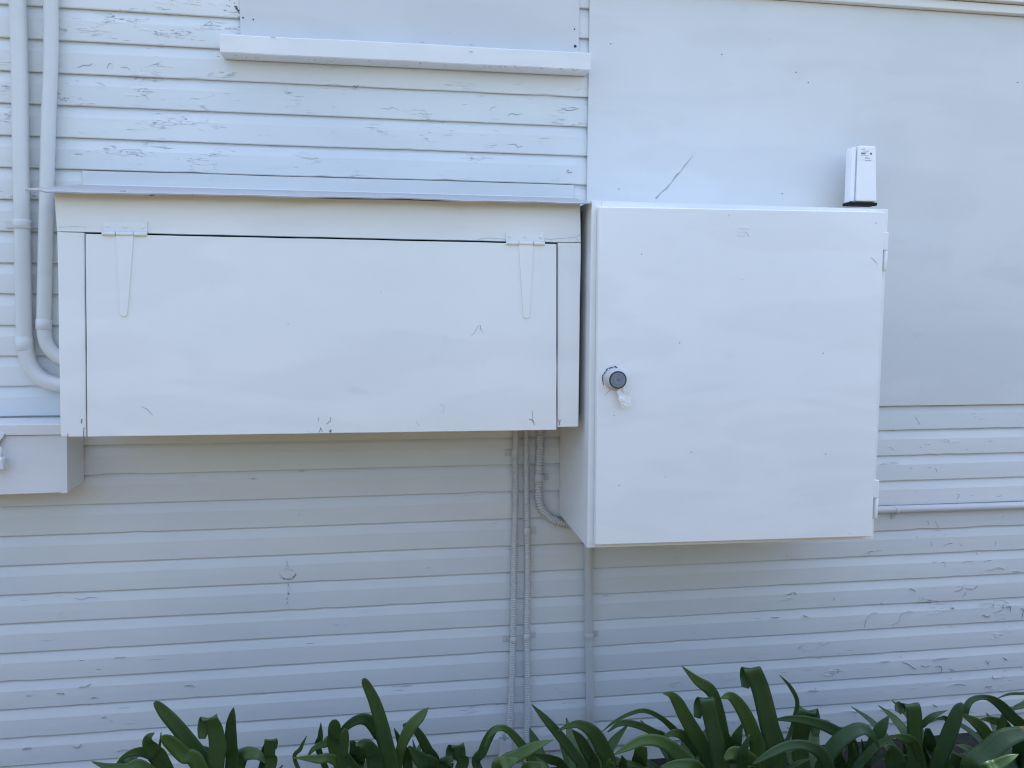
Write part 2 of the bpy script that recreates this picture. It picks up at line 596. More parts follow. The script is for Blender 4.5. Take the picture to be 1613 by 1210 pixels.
# flat sheet over a second opening (right), batten above it
pan = MB().box(0.6065, 2.95, -0.0095, -0.0016, 1.1712, 2.419, 0.0012).build('cover_panel', M['panel'], house)
pan['label'] = 'large flat grey white sheet screwed over the boards'
for px, py in ((962, 69), (1137, 86), (1254, 114), (1273, 130), (1603, 130), (975, 298), (1340, 300), (1232, 305)):
    p = at(px, py, -0.0096)
    MB().disc(p.x, -0.0096, p.z, 0.0017, 0.0008).build('screw', M['dark'], pan)
pts = [at(px, py, -0.0097) for px, py in ((1033, 313), (1041, 304), (1050, 297), (1058, 287), (1066, 276), (1073, 270), (1078, 262), (1092, 245))]
MB().stroke([(p.x, p.z) for p in pts], [0.0055, 0.002, 0.0048, 0.0012, 0.0055, 0.0014, 0.003, 0.0006], -0.0096).merge_into(pan, M['smear'])
tb = MB().box(0.60, 2.97, -0.030, -0.0017, 2.4205, 2.447, 0.003).build('top_batten', M['trim'], house)
MB().box(0.58, 2.99, -0.048, -0.0018, 2.449, 2.56, 0.003).build('head_board', M['sill'], house)

# covered window over the box, with its sill
win = MB().box(-0.3835, 0.5755, -0.0085, -0.0016, 2.214, 3.05, 0.0012).build('window_cover', M['cover'], house)
for px, py, r in ((906, 73, 0.0042), (399, 31, 0.002), (905, 46, 0.002), (383, 28, 0.0022)):
    p = at(px, py, -0.0086)
    MB().disc(p.x, -0.0086, p.z, r, 0.001).build('screw', M['dark'], win)


def wavy_bar(x0, x1, y0, y1, z0, z1, bev, amp, seed, mat, name, parent, dz=0.0):
    m = MB()
    n = 60
    rows = []
    for i in range(n + 1):
        u = i / n
        x = x0 + (x1 - x0) * u
        a = [amp * noise.noise(Vector((x * 6, seed + k * 3.3, 0))) + 0.5 * amp * noise.noise(Vector((x * 23, seed + k * 3.3, 5))) for k in range(4)]
        s = dz * u
        rows.append([(x, y1, z0 + s), (x, y0 + bev, z0 + a[0] + s), (x, y0 + a[1] * 0.4, z0 + bev + a[0] + s), (x, y0 + a[1] * 0.4, z1 - bev + a[2] + s), (x, y0 + bev, z1 + a[2] + s), (x, y1, z1 + s + 0.001), (x, y1, z0 + s)])
    m.grid(rows)
    m.bm.faces.new([m.bm.verts.new(p) for p in rows[0][:6]])
    m.bm.faces.new([m.bm.verts.new(p) for p in rows[-1][:6]][::-1])
    bmesh.ops.remove_doubles(m.bm, verts=m.bm.verts[:], dist=1e-5)
    return m.build(name, mat, parent, recalc=True)


sill = wavy_bar(-0.429, 0.598, -0.064, -0.0018, 2.1655, 2.2145, 0.0025, 0.0016, 1.0, M['sill'], 'window_sill', house, 0.004)
sill['label'] = 'thick white painted timber sill with chipped edge'
p0, p1 = at(350, 93, -0.0645), at(750, 72, -0.0645)
chip = MB()
for px, py in ((372, 88), (430, 59), (520, 102), (742, 71), (742, 82), (665, 67), (905, 112), (640, 104)):
    p = at(px, py, -0.0658)
    chip.stroke([(p.x - 0.006, p.z), (p.x, p.z + 0.0012), (p.x + 0.007, p.z - 0.0006)], [0.0005, 0.0018, 0.0005], -0.0655, 0.0006)
for px0 in range(352, 925, 22):
    py0 = 88 + (px0 - 350) * 0.0375
    if random.random() < 0.7:
        p = at(px0 + random.uniform(-8, 8), py0 + 1.0, -0.0655)
        chip.crumbs([(p.x - 0.01, p.z), (p.x + 0.01, p.z)], -0.0648, 2, 0.006, 0.0010, 0.0006)
chip.merge_into(sill, M['crack'])

# torn corner beside the cover, knot and nail marks on the boards
def wxz(pts_, y=-0.0014):
    return [(at(px, py, y).x, at(px, py, y).z) for px, py in pts_]


mk = MB()
mk.crumbs(wxz(((370, 9), (373, 13), (375, 17), (371, 20))), -0.0008, 14, 0.006, 0.003, 0.0006)
mk.crumbs(wxz(((366, 1), (362, 8), (356, 12))), -0.0008, 5, 0.005, 0.004)
mk.crumbs(wxz(((893, 271), (896, 272), (901, 272))), -0.0008, 6, 0.006, 0.0012)
mk.stroke(wxz(((888, 171), (893, 174), (899, 174), (905, 173), (911, 171), (905, 169.5), (896, 170))), [0.0008, 0.002, 0.001, 0.0016, 0.0008, 0.0012, 0.0006], -0.0006)
mk.crumbs(wxz(((440, 905), (445, 911), (453, 913), (461, 911), (466, 904))), -0.0008, 34, 0.0042, 0.0016)
mk.crumbs(wxz(((441, 905), (446, 899), (453, 897), (462, 900), (466, 905))), -0.0008, 12, 0.003, 0.0016)
mk.crumbs(wxz(((452, 883), (453, 893))), -0.0008, 9, 0.003, 0.0016)
mk.crumbs(wxz(((454, 921), (455, 932), (452, 944), (453, 955))), -0.0008, 20, 0.0036, 0.0020)
mk.crumbs(wxz(((557, 138), (566, 138))), -0.0008, 4, 0.006, 0.002)
mk.crumbs(wxz(((98, 160), (107, 153))), -0.0008, 4, 0.006, 0.002)
mk.merge_into(wall, M['chip'])
mk = MB()
for a_ in (((122, 107), (130, 103), (140, 103), (146, 100)), ((168, 108), (172, 100), (178, 101)), ((190, 106), (200, 106), (206, 110)), ((235, 103), (243, 102), (251, 102)), ((150, 129), (158, 131), (166, 136)), ((222, 149), (230, 151), (234, 157)), ((118, 126), (125, 128)), ((186, 122), (205, 125)), ((165, 33), (175, 34)), ((200, 33), (212, 34)),
           ((272, 52), (285, 53)), ((175, 60), (184, 61)), ((600, 170), (612, 172), (618, 169), (628, 173)), ((800, 183), (806, 178), (812, 181), (822, 179)), ((772, 175), (774, 170), (782, 168)), ((700, 213), (712, 213)), ((800, 228), (812, 227), (816, 232), (824, 230)), ((770, 230), (783, 228)), ((850, 218), (866, 218)),
           ((116, 942), (128, 945), (141, 941), (155, 942)), ((90, 940), (100, 938)), ((60, 1010), (90, 1008)), ((230, 1040), (262, 1038)), ((1390, 730), (1415, 728)), ((1370, 690), (1390, 688))):
    pz = wxz(a_)
    mk.stroke(pz, [0.0005] + [random.uniform(0.0009, 0.0018) for _ in pz[1:-1]] + [0.0004], -0.0008, 0.0005)
mk.merge_into(wall, M['crack'])

# cracked and lifted paint on the right-hand boards: crack lines, the larger ones with a curled lip standing off
CR1 = [((470, 172), (490, 195), (508, 228)), ((285, 395), (300, 400), (315, 415)), ((543, 378), (560, 372), (585, 376)), ((505, 393), (520, 393)), ((1010, 346), (1025, 350), (1040, 350)),
       ((205, 520), (280, 516), (355, 510)), ((615, 545), (630, 560), (632, 577)), ((435, 540), (455, 555)), ((560, 545), (590, 545)), ((775, 735), (797, 748), (775, 780)), ((885, 748), (897, 748)),
       ((1065, 750), (1090, 755), (1108, 745)), ((940, 900), (970, 885), (1025, 880), (1035, 865)), ((1115, 915), (1122, 895)), ((555, 940), (572, 940), (570, 965)), ((620, 935), (645, 980)),
       ((690, 1040), (702, 1028)), ((590, 1085), (592, 1110), (605, 1115)), ((680, 1120), (700, 1108), (750, 1095)), ((1062, 1085), (1063, 1115)), ((485, 1045), (490, 1060)), ((130, 1160), (180, 1155), (230, 1150)),
       ((800, 1100), (825, 1120)), ((920, 1160), (925, 1180), (938, 1178))]
CR2 = [((1085, 150), (1110, 145), (1112, 178)), ((1030, 148), (1060, 140)), ((1220, 148), (1260, 140), (1300, 145)), ((1360, 140), (1410, 132)), ((1365, 195), (1410, 190), (1440, 178), (1480, 182), (1490, 190)),
       ((885, 310), (905, 315), (925, 328)), ((1170, 330), (1210, 320), (1225, 305)), ((1240, 310), (1290, 312), (1318, 295)), ((1225, 360), (1245, 340)), ((405, 368), (410, 388)), ((110, 355), (150, 335), (170, 350)),
       ((1060, 380), (1065, 402)), ((700, 402), (720, 412)), ((600, 560), (610, 510), (640, 470), (690, 465)), ((770, 545), (815, 520), (835, 470), (870, 455), (910, 460)), ((0, 495), (60, 495)), ((205, 478), (250, 495)),
       ((1330, 410), (1415, 405), (1415, 430)), ((1145, 440), (1160, 432), (1170, 440)), ((1480, 415), (1482, 440)), ((1500, 425), (1527, 425), (1527, 455)), ((1350, 480), (1385, 490), (1398, 480)), ((1420, 465), (1450, 455), (1475, 445)),
       ((840, 775), (890, 795), (915, 815), (935, 818)), ((960, 800), (990, 805), (1015, 800)), ((1050, 810), (1070, 800), (1090, 810), (1090, 840)), ((1140, 818), (1175, 830)), ((1370, 765), (1385, 785), (1398, 770)), ((1380, 795), (1395, 800)),
       ((1480, 750), (1510, 765)), ((1030, 770), (1070, 755), (1140, 752)), ((700, 775), (760, 772)), ((1410, 860), (1425, 880), (1495, 868)), ((1365, 935), (1415, 932)), ((1120, 930), (1180, 915), (1250, 925)), ((240, 960), (310, 960)), ((290, 940), (292, 958)),
       ((455, 1085), (540, 1090), (545, 1100), (515, 1150)), ((700, 1085), (770, 1078)), ((1035, 1045), (1065, 1065)), ((330, 1140), (380, 1145)), ((1540, 200), (1590, 205)), ((1590, 440), (1610, 445), (1600, 500)), ((1595, 815), (1610, 830))]
CR3 = [((475, 203), (520, 195), (548, 182)), ((340, 240), (370, 238), (390, 244)), ((155, 252), (190, 250)), ((550, 265), (590, 262)), ((135, 580), (165, 568), (190, 572)), ((440, 560), (470, 566), (490, 545)), ((705, 590), (740, 580), (780, 582)),
       ((610, 388), (645, 380)), ((655, 406), (685, 408)), ((690, 25), (760, 18)), ((480, 40), (510, 42)), ((580, 96), (610, 95)), ((1110, 195), (1160, 190), (1180, 205))]
CR = [[(1340 + x / 4.652, 620 + y / 4.652) for x, y in c] for c in CR1] + [[(1213 + x / 4.0325, 850 + y / 4.0325) for x, y in c] for c in CR2] + [[(x / 3.84, 1030 + y / 3.84) for x, y in c] for c in CR3]
fl, fd, fg = MB(), MB(), MB()
for k, c in enumerate(CR):
    q = [(v.x, v.z) for v in catmull([Vector((x, 0, z)) for x, z in wxz(c)], 4)]
    n = len(q)
    length = sum(math.dist(a_, b_) for a_, b_ in zip(q, q[1:]))
    q = [(x + 0.0006 * noise.noise(Vector((i_ * 0.9, k, 0))), z + 0.0010 * noise.noise(Vector((i_ * 0.9, k, 5)))) for i_, (x, z) in enumerate(q)]
    strong = c[0][1] > 890
    wk = 0.5 if length > 0.05 else 1.0
    for a_ in range(0, n - 1, 4):           # broken lines, thin where the paint still holds
        if wk < 1 and random.random() < 0.35: continue
        qq = q[a_:a_ + 5]
        if len(qq) > 1: (fd if k % 3 == 0 and wk == 1 else fg).stroke(qq, [0.0004 * wk] + [random.uniform(0.0006, 0.0018) * wk for _ in qq[1:-1]] + [0.0004 * wk], -0.0008, 0.0004)
    if strong and length > 0.014:
        rows = []
        for j, (x, z) in enumerate(q):
            e = math.sin(math.pi * (j + 0.4) / (n - 0.2)) ** 0.7
            hh = random.uniform(0.0012, 0.0026) * e
            rows.append([(x, -0.0003, z - 0.0004 - hh * 1.4), (x, -0.0012 - 0.0012 * e, z - 0.0006 - hh * 0.8), (x + 0.0003, -0.0014 - 0.0026 * e, z - 0.0008)])
        fl.grid(rows, True)
fl.merge_into(wall, M['pipe'])
fd.merge_into(wall, M['chip'])
fg.merge_into(wall, M['crack'])

# ------------------------------------------------------------------ long flap-door box
B_Y = -0.32
box = thing('meter_box', 'long white timber box with flap door on two strap hinges under a metal roof sheet', 'box', (-0.13, B_Y / 2, 1.166))
c = MB()
# shell: sides, bottom, back frame - hollow behind the gaps
c.prism([(-0.781, 1.1665), (-0.758, 1.1665), (-0.747, 1.75), (-0.770, 1.75)], B_Y + 0.02, -0.004)
c.prism([(0.492, 1.1685), (0.515, 1.1685), (0.512, 1.754), (0.488, 1.754)], B_Y + 0.02, -0.004)
c.box(-0.7575, 0.4915, B_Y + 0.05, -0.004, 1.176, 1.192)
c.build('carcass', M['box'], box)
MB().box(0.5165, 0.5305, -0.255, -0.006, 1.19, 1.745).build('gap_shade_strip', M['dark'], box)  # dark strip added to blacken the shaded gap between box and cabinet
MB().box(-0.75, 0.486, B_Y + 0.075, B_Y + 0.08, 1.195, 1.74).build('gap_shade_backing', M['black'], box)  # black sheet standing in for the shade seen through the door gaps


def wavy_poly(poly, amp, step, seed):
    out = []
    n = len(poly)
    for i in range(n):
        (x0, z0), (x1, z1) = poly[i], poly[(i + 1) % n]
        l = math.hypot(x1 - x0, z1 - z0)
        m = max(1, int(l / step))
        for k in range(m):
            u = k / m
            w = 0 if k == 0 else amp * noise.noise(Vector(((x0 + (x1 - x0) * u) * 11, (z0 + (z1 - z0) * u) * 11, seed + i)))
            nx, nz = (z1 - z0) / l, -(x1 - x0) / l
            out.append((x0 + (x1 - x0) * u + nx * w, z0 + (z1 - z0) * u + nz * w))
    return out


rail = MB().prism(wavy_poly([(-0.767, 1.6615), (-0.70, 1.6612), (0.452, 1.6575), (0.5148, 1.6585), (0.511, 1.7585), (-0.770, 1.7535)], 0.0012, 0.05, 2), B_Y, B_Y + 0.0195, 0.0012, 1).build('top_rail', M['box'], box)
st = MB().prism(wavy_poly([(-0.781, 1.166), (-0.7235, 1.165), (-0.7065, 1.6596), (-0.767, 1.6600)], 0.0010, 0.05, 3), B_Y, B_Y + 0.0195, 0.0012, 1).build('stile', M['box'], box)
st2 = MB().prism(wavy_poly([(0.4585, 1.1685), (0.515, 1.169), (0.5148, 1.6570), (0.4530, 1.6560)], 0.0008, 0.05, 5), B_Y, B_Y + 0.0195, 0.0012, 1).build('stile', M['box'], box)
door = MB().prism(wavy_poly([(-0.7175, 1.166), (0.4535, 1.1625), (0.4475, 1.6525), (-0.7010, 1.6565)], 0.0009, 0.05, 7), B_Y - 0.008, B_Y + 0.012, 0.0014, 2).build('flap_door', M['box'], box)
DY = B_Y - 0.0082


def marks(name, mat, parent, y, items, h=0.0005):
    m = MB()
    for pts_, w in items:
        m.stroke([(at(px, py, y).x, at(px, py, y).z) for px, py in pts_], w, y, h)
    return m.merge_into(parent, mat)


marks('paint_chip', M['chip'], door, DY, [
    (((502, 657), (502, 664)), 0.0008), (((503, 681), (505, 674), (508, 680)), [0.001, 0.003, 0.001]), (((514, 668), (521, 663)), 0.001), (((520, 664), (521, 657)), 0.0007),
    (((520, 681), (521, 677)), 0.0045), (((833, 660), (839, 662), (842, 669)), [0.0008, 0.0032, 0.001]), (((839, 648), (839, 660)), 0.0006)], 0.0006)
marks('scratch', M['scratch'], door, DY, [
    (((742, 530), (748, 523), (753, 514), (756, 512), (760, 524)), 0.0012), (((757, 512), (757, 520)), 0.0008), (((222, 640), (232, 645), (241, 654)), [0.0008, 0.0030, 0.0010]),
    (((693, 640), (696, 637), (700, 640), (698, 650), (693, 651)), 0.0008), (((655, 665), (661, 671)), 0.0009)], 0.0003)
marks('scratch', M['scratch'], rail, B_Y - 0.0004, [
    (((752, 377), (770, 375), (797, 377)), 0.0010), (((858, 376), (866, 377), (880, 376), (905, 374), (915, 370)), 0.0010), (((92, 358), (120, 357), (137, 358)), 0.0008), (((905, 381), (912, 380), (908, 376)), 0.0010)])
marks('paint_chip', M['chip'], rail, B_Y - 0.0004, [(((236, 308), (241, 307), (247, 305)), [0.002, 0.0045, 0.001]), (((303, 309), (305, 306)), 0.001), (((188, 302), (198, 301)), 0.0025)])
marks('paint_chip', M['chip'], st, B_Y - 0.0004, [(((128, 667), (129, 660)), 0.0020), (((131.5, 688), (132, 677)), 0.0012), (((131.6, 674.4), (132.4, 675.4)), 0.0035), (((107, 688), (107, 683)), 0.0012)], 0.0008)
marks('paint_chip', M['chip'], st2, B_Y - 0.0004, [(((881, 670), (882, 662)), 0.0015), (((879, 660), (881, 667), (884, 660)), 0.0007)])


def strap_hinge(px0, px1, pyt, pyb, sx0, sx1, tip_x, tip_y, half_tip):
    y = B_Y - 0.0085
    a, d = at(px0, pyb, y), at(px1, pyt, y)
    h = MB()
    h.box(a.x, d.x, B_Y - 0.0042, B_Y - 0.0002, a.z, d.z, 0.0009)
    l, r = at(sx0, pyb + 5, y), at(sx1, pyb + 5, y)
    t0 = at(tip_x - half_tip, tip_y, y)
    t1 = at(tip_x + half_tip, tip_y, y)
    h.prism([(t0.x + 0.003, t0.z), (t1.x - 0.003, t1.z), (t1.x, t1.z + 0.005), (r.x, r.z), (l.x, l.z), (t0.x, t0.z + 0.005)], B_Y - 0.0116, B_Y - 0.0078, 0.0006)
    o = h.build('strap_hinge', M['box'], box)
    k = MB()
    zc = a.z - 0.0042
    for x0, x1 in ((a.x, l.x - 0.0006), (l.x + 0.0006, r.x - 0.0006), (r.x + 0.0006, d.x)):
        k.tube([(x0, y - 0.0015, zc), (x0 + 0.001, y - 0.0015, zc), (x1 - 0.001, y - 0.0015, zc), (x1, y - 0.0015, zc)], [0.0045, 0.0055, 0.0055, 0.0045], 14)
    k.build('knuckle', M['box'], o)
    for u in (0.10, 0.5, 0.90):
        x = a.x + (d.x - a.x) * u
        z = (a.z + d.z) / 2 + 0.001
        MB().lathe_y(x, z, [(B_Y - 0.004, 0.0050), (B_Y - 0.0058, 0.0047), (B_Y - 0.0068, 0.0025), (B_Y - 0.0069, 0.0)], 14).build('screw', M['box'], o)


strap_hinge(161, 231, 349, 365, 183, 211, 195.5, 498, 5.5)
strap_hinge(797, 858, 366, 380, 817, 840, 829, 501, 4.8)

# roof sheet, sloping down from the wall, with a wavy turned-down front edge, and its upstand
rows = []
N = 90
for i in range(N + 1):
    u = i / N
    xf = -0.815 + (0.527 + 0.815) * u
    xb = -0.812 + (0.5655 + 0.812) * u
    wv = 0.0032 * noise.noise(Vector((xf * 4.3, 1.5, 0))) + 0.0018 * noise.noise(Vector((xf * 15, 4.5, 0)))
    wy = 0.004 * noise.noise(Vector((xf * 6.0, 8.5, 0)))
    zf = 1.7515 + 0.0062 * u + wv
    if u < 0.03: zf += 0.004
    r = []
    zb = 1.8130
    for k in range(7):
        s = k / 6
        r.append((xb + (xf - xb) * s, -0.004 + (-0.366 + wy + 0.004) * s, zb + (zf - zb) * s + 0.002 * math.sin(math.pi * s) * noise.noise(Vector((xf * 3, s * 3, 2)))))
    r.append((xf, -0.3675 + wy, zf - 0.0016))
    r.append((xf, -0.3668 + wy, zf - 0.0048))
    rows.append(r)
rs = MB().grid(rows, False).build('roof_sheet', M['roof_sheet'], box)
so = rs.modifiers.new('thick', 'SOLIDIFY'); so.thickness = 0.0012; so.offset = -1
m = MB()
rows = []
for i in range(61):
    u = i / 60
    x = -0.8105 + (0.5665 + 0.8105) * u
    wv = 0.0012 * noise.noise(Vector((x * 7, 2.5, 0)))
    yv = 0.0012 * noise.noise(Vector((x * 5, 6.5, 0)))
    rows.append([(x, -0.0065 + yv, 1.8125), (x, -0.0042 + yv, 1.8160), (x, -0.0032 + yv * 2, 1.832), (x, -0.0026 + yv * 2, 1.8515 + wv)])
fo = m.grid(rows, False).build('wall_flashing', M['roof_sheet'], box)
fo.data.materials[0] = M['pipe']
so = fo.modifiers.new('thick', 'SOLIDIFY'); so.thickness = 0.0012; so.offset = 1

# ------------------------------------------------------------------ tall metal cabinet
cab = thing('electrical_cabinet', 'tall white metal wall cabinet with a single door and round lock', 'cabinet', (0.95, -0.18, 0.84))
CY = -0.36
c = MB()
outer = [(0.535, 0.846), (1.371, 0.837), (1.3645, 1.7605), (0.532, 1.7625)]
# shell of four plates plus a front return frame
c.prism([(0.535, 0.846), (0.538, 0.846), (0.535, 1.7625), (0.532, 1.7625)], CY + 0.002, -0.003, 0.0008, 1)
c.prism([(1.368, 0.837), (1.371, 0.837), (1.3645, 1.7605), (1.3615, 1.7605)], CY + 0.002, -0.003, 0.0008, 1)
c.prism([(0.5385, 0.846), (1.3675, 0.837), (1.3675, 0.840), (0.5385, 0.849)], CY + 0.002, -0.003)
c.prism([(0.5355, 1.7595), (1.361, 1.7575), (1.361, 1.7605), (0.5355, 1.7625)], CY + 0.002, -0.003)
c.build('cabinet_body', M['cabinet'], cab)
f = MB()
f.prism([(0.5355, 0.8465), (0.560, 0.8463), (0.557, 1.7620), (0.5325, 1.7620)], CY, CY + 0.0015, 0.0006, 1)
f.prism([(1.335, 0.8385), (1.3705, 0.838), (1.364, 1.7600), (1.329, 1.7600)], CY, CY + 0.0015, 0.0006, 1)
f.prism([(0.5605, 0.8463), (1.3345, 0.8386), (1.3345, 0.868), (0.5605, 0.873)], CY, CY + 0.0015)
f.prism([(0.5575, 1.739), (1.3285, 1.737), (1.3285, 1.7600), (0.5575, 1.7620)], CY, CY + 0.0015)
f.build('front_frame', M['cabinet'], cab)
cd = MB().prism([(0.551, 0.8605), (1.350, 0.8525), (1.338, 1.7505), (0.5445, 1.7445)], CY - 0.025, CY - 0.0035, 0.0028, 3).build('cabinet_door', M['cabinet'], cab)
for py0, py1 in ((366, 394), (756, 784)):
    a = MB()
    p0, p1 = at(1398.5 if py0 < 500 else 1384, py0, CY - 0.008), at(1386 if py0 < 500 else 1372, py1, CY - 0.008)
    a.box(p1.x, p0.x, CY - 0.013, CY - 0.0015, p1.z, p0.z, 0.0015)
    q1 = at(1386, py1 + 36, CY - 0.008)
    o = a.build('door_hinge', M['cabinet'], cab)
    MB().tube([(p0.x - 0.004, CY - 0.008, q1.z + 0.006), (p0.x - 0.004, CY - 0.008, q1.z + 0.008), (p0.x - 0.004, CY - 0.008, p1.z - 0.004), (p0.x - 0.004, CY - 0.008, p1.z - 0.002)], [0.004, 0.0055, 0.0055, 0.004], 14).build('hinge_barrel', M['cabinet'], o)
# raised lettering
cu = bpy.data.curves.new('lettering', 'FONT')
cu.body = 'ER'
cu.size = 0.034
cu.extrude = 0.0009
tmp = bpy.data.objects.new('lettering_tmp', cu)
col.objects.link(tmp)
dg = bpy.context.evaluated_depsgraph_get()
me = bpy.data.meshes.new_from_object(tmp.evaluated_get(dg))
bpy.data.objects.remove(tmp)
me.transform(Matrix.Translation((0.9185, CY - 0.0253, 1.678)) @ Matrix.Rotation(R(90), 4, 'X') )
me.transform(Matrix.Translation(-Vector(cab.location)))
me.materials.clear()
me.materials.append(M['cabinet'])
lt = bpy.data.objects.new('raised_lettering', me)
col.objects.link(lt)
lt.parent = cab
# lock
LX, LZ = 0.5965, 1.303
lk = MB().lathe_y(LX - 0.001, LZ, [(CY - 0.025, 0.0299), (CY - 0.0270, 0.0296), (CY - 0.0280, 0.0269), (CY - 0.0287, 0.0258), (CY - 0.0445, 0.0249), (CY - 0.0470, 0.0238), (CY - 0.0474, 0.0226), (CY - 0.0474, 0.0001)], 40).build('lock', M['conduit'], cab)
MB().lathe_y(LX, LZ, [(CY - 0.0470, 0.0230), (CY - 0.0505, 0.0230), (CY - 0.0512, 0.0218), (CY - 0.0512, 0.0200), (CY - 0.0490, 0.0195)], 40).build('lock_rim', M['dark'], lk)
MB().lathe_y(LX, LZ, [(CY - 0.0480, 0.0198), (CY - 0.0504, 0.0195), (CY - 0.0506, 0.0145), (CY - 0.0498, 0.0139), (CY - 0.0498, 0.0122), (CY - 0.0507, 0.0116), (CY - 0.0507, 0.0072), (CY - 0.0499, 0.0067), (CY - 0.0499, 0.0049), (CY - 0.0506, 0.0044), (CY - 0.0506, 0.0019), (CY - 0.0490, 0.0014), (CY - 0.0490, 0.0)], 40).build('lock_core', M['steel'], lk)
ch = MB()
for k in range(15):
    a = R(75 + k * 9 + random.uniform(-3, 3))
    rr = 0.0300 + random.uniform(-0.001, 0.0026)
    ch.stroke([(LX - 0.003 + rr * math.cos(a), LZ + 0.001 + rr * math.sin(a)), (LX - 0.003 + rr * math.cos(a + 0.09), LZ + 0.001 + rr * math.sin(a + 0.09)), (LX - 0.003 + rr * 1.02 * math.cos(a + 0.19), LZ + 0.001 + rr * 1.02 * math.sin(a + 0.19))], [0.0008, random.uniform(0.0015, 0.0035), 0.0008], CY - 0.0253, 0.0012)
ch.merge_into(lk, M['dark'])
# ragged scrap of clear film hanging from the lock
tp = MB()
for s, (x0, wid, ln, tw) in enumerate(((0.606, 0.020, 0.058, 0.3), (0.602, 0.015, 0.050, -0.4), (0.616, 0.016, 0.054, 0.7))):
    rows = []
    for j in range(9):
        u = j / 8
        zc = LZ - 0.014 - ln * u
        xc = x0 + 0.014 * u + 0.003 * math.sin(u * 7 + s * 2)
        yy = CY - 0.036 - 0.006 * u + 0.002 * math.sin(u * 9 + s)
        wv = wid * (0.6 + 0.6 * u + 0.3 * noise.noise(Vector((u * 6, s, 0))))
        rows.append([(xc - wv / 2, yy + 0.002, zc), (xc, yy - 0.003 * math.sin(u * 11 + tw), zc - 0.002 * u), (xc + wv / 2, yy + 0.001 + 0.003 * math.sin(u * 5 + s), zc + 0.003 * math.sin(u * 8 + s))])
    tp.grid(rows, True)
tp.build('torn_film', M['tape'], lk)
marks('scratch', M['scratch'], cd, CY - 0.0252, [(((1372, 405), (1378, 411), (1383, 417)), [0.0008, 0.002, 0.0006]), (((953, 622), (957, 618), (961, 614)), 0.0015), (((1148, 337), (1148.6, 341)), 0.0016)])
marks('paint_chip', M['chip'], cd, CY - 0.0252, [(((x, y), (x + 1.3, y + 0.8)), 0.0022) for x, y in ((967, 654), (1296, 556), (975, 764), (1379, 351), (1070, 540), (1088, 712), (1300, 715), (1010, 400))])

# ------------------------------------------------------------------ antenna
ant = thing('antenna_unit', 'small upright white antenna unit with printed label and black base above the cabinet', 'antenna', (1.445, -0.06, 1.80))
a = MB()


def taper(mb, x0b, x1b, x0t, x1t, y0, y1, z0, z1, bev):
    return mb.prism([(x0b, z0), (x1b, z0), (x1t, z1), (x0t, z1)], y0, y1, bev, 2)


taper(a, 1.409, 1.4965, 1.4085, 1.4845, -0.088, -0.062, 1.8125, 1.976, 0.003)
taper(a, 1.428, 1.4955, 1.4265, 1.4835, -0.100, -0.0885, 1.8145, 1.9805, 0.004)
taper(a, 1.4095, 1.4235, 1.4095, 1.4225, -0.094, -0.0885, 1.8145, 1.9755, 0.002)
a.build('housing', M['antenna'], ant)
MB().prism([(1.407, 1.8030), (1.4985, 1.8030), (1.4985, 1.8120), (1.408, 1.8120)], -0.0985, -0.056, 0.0015).build('base_plate', M['black'], ant)
MB().box(1.450, 1.482, -0.0615, -0.0098, 1.83, 1.93, 0.002).build('wall_bracket', M['antenna'], ant)
l0, l1 = at(1353.5, 252, -0.1003), at(1375.5, 233, -0.1003)
lab = MB().box(l0.x, l1.x, -0.1008, -0.1002, l0.z, l1.z).build('label_sticker', M['label'], ant)


def lab_at(zx, zy):
    p = at(1340 + zx / 24.2, 220 + zy / 24.2, -0.1009)
    return (p.x, p.z)


d_ = MB()
for (x0, x1, y, w) in ((400, 565, 540, 0.0030),):
    d_.stroke([lab_at(x0, y), lab_at(x1, y)], w, -0.1008, 0.0003)
p = lab_at(775, 540)
d_.disc(p[0], -0.1008, p[1], 0.0030, 0.0003)
d_.build('printed_mark', M['ink'], lab)
g_ = MB()
for (x0, x1, y, w) in ((400, 625, 494, 0.0013), (480, 700, 440, 0.0016), (390, 680, 615, 0.0012), (560, 640, 680, 0.0010), (560, 740, 715, 0.0018), (560, 770, 805, 0.0012)):
    g_.stroke([lab_at(x0, y), lab_at(x1, y)], w, -0.1008, 0.0003)
g_.stroke([lab_at(420, 395), lab_at(450, 372), lab_at(490, 356), lab_at(530, 358), lab_at(550, 385)], 0.0018, -0.1008, 0.0003)
g_.build('printed_mark', M['ink_grey'], lab)

# ------------------------------------------------------------------ small locked box
sb = thing('small_wall_box', 'low white metal box with hinged lid and padlock hasp at the left', 'box', (-1.04, -0.065, 0.98))
s = MB()
s.prism([(-1.262, 0.981), (-0.842, 0.985), (-0.8365, 1.1415), (-1.262, 1.1430)], -0.130, -0.003, 0.0016)
s.build('box_body', M['smallbox'], sb)
MB().prism([(-0.858, 0.9835), (-0.8412, 0.9835), (-0.8357, 1.1405), (-0.846, 1.1405)], -0.1312, -0.1302, 0).build('corner_seam', M['smallbox'], sb)
MB().prism(wavy_poly([(-1.268, 1.1445), (-0.833, 1.1425), (-0.833, 1.1715), (-1.268, 1.1725)], 0.0008, 0.06, 4), -0.1365, -0.003, 0.0014, 1).build('box_lid', M['smallbox'], sb)
h = MB()
h.prism([(-1.045, 1.112), (-1.000, 1.112), (-0.997, 1.128), (-0.985, 1.144), (-0.985, 1.150), (-1.045, 1.150)], -0.1420, -0.1372, 0.0006, 1)
h.build('hasp', M['smallbox'], sb)
pl = thing('padlock', 'small white painted padlock hanging on the hasp of the small box', 'padlock', (-1.012, -0.147, 1.056))
MB().box(-1.022, -0.982, -0.1640, -0.1412, 1.0555, 1.0885, 0.004).build('lock_body', M['smallbox'], pl)
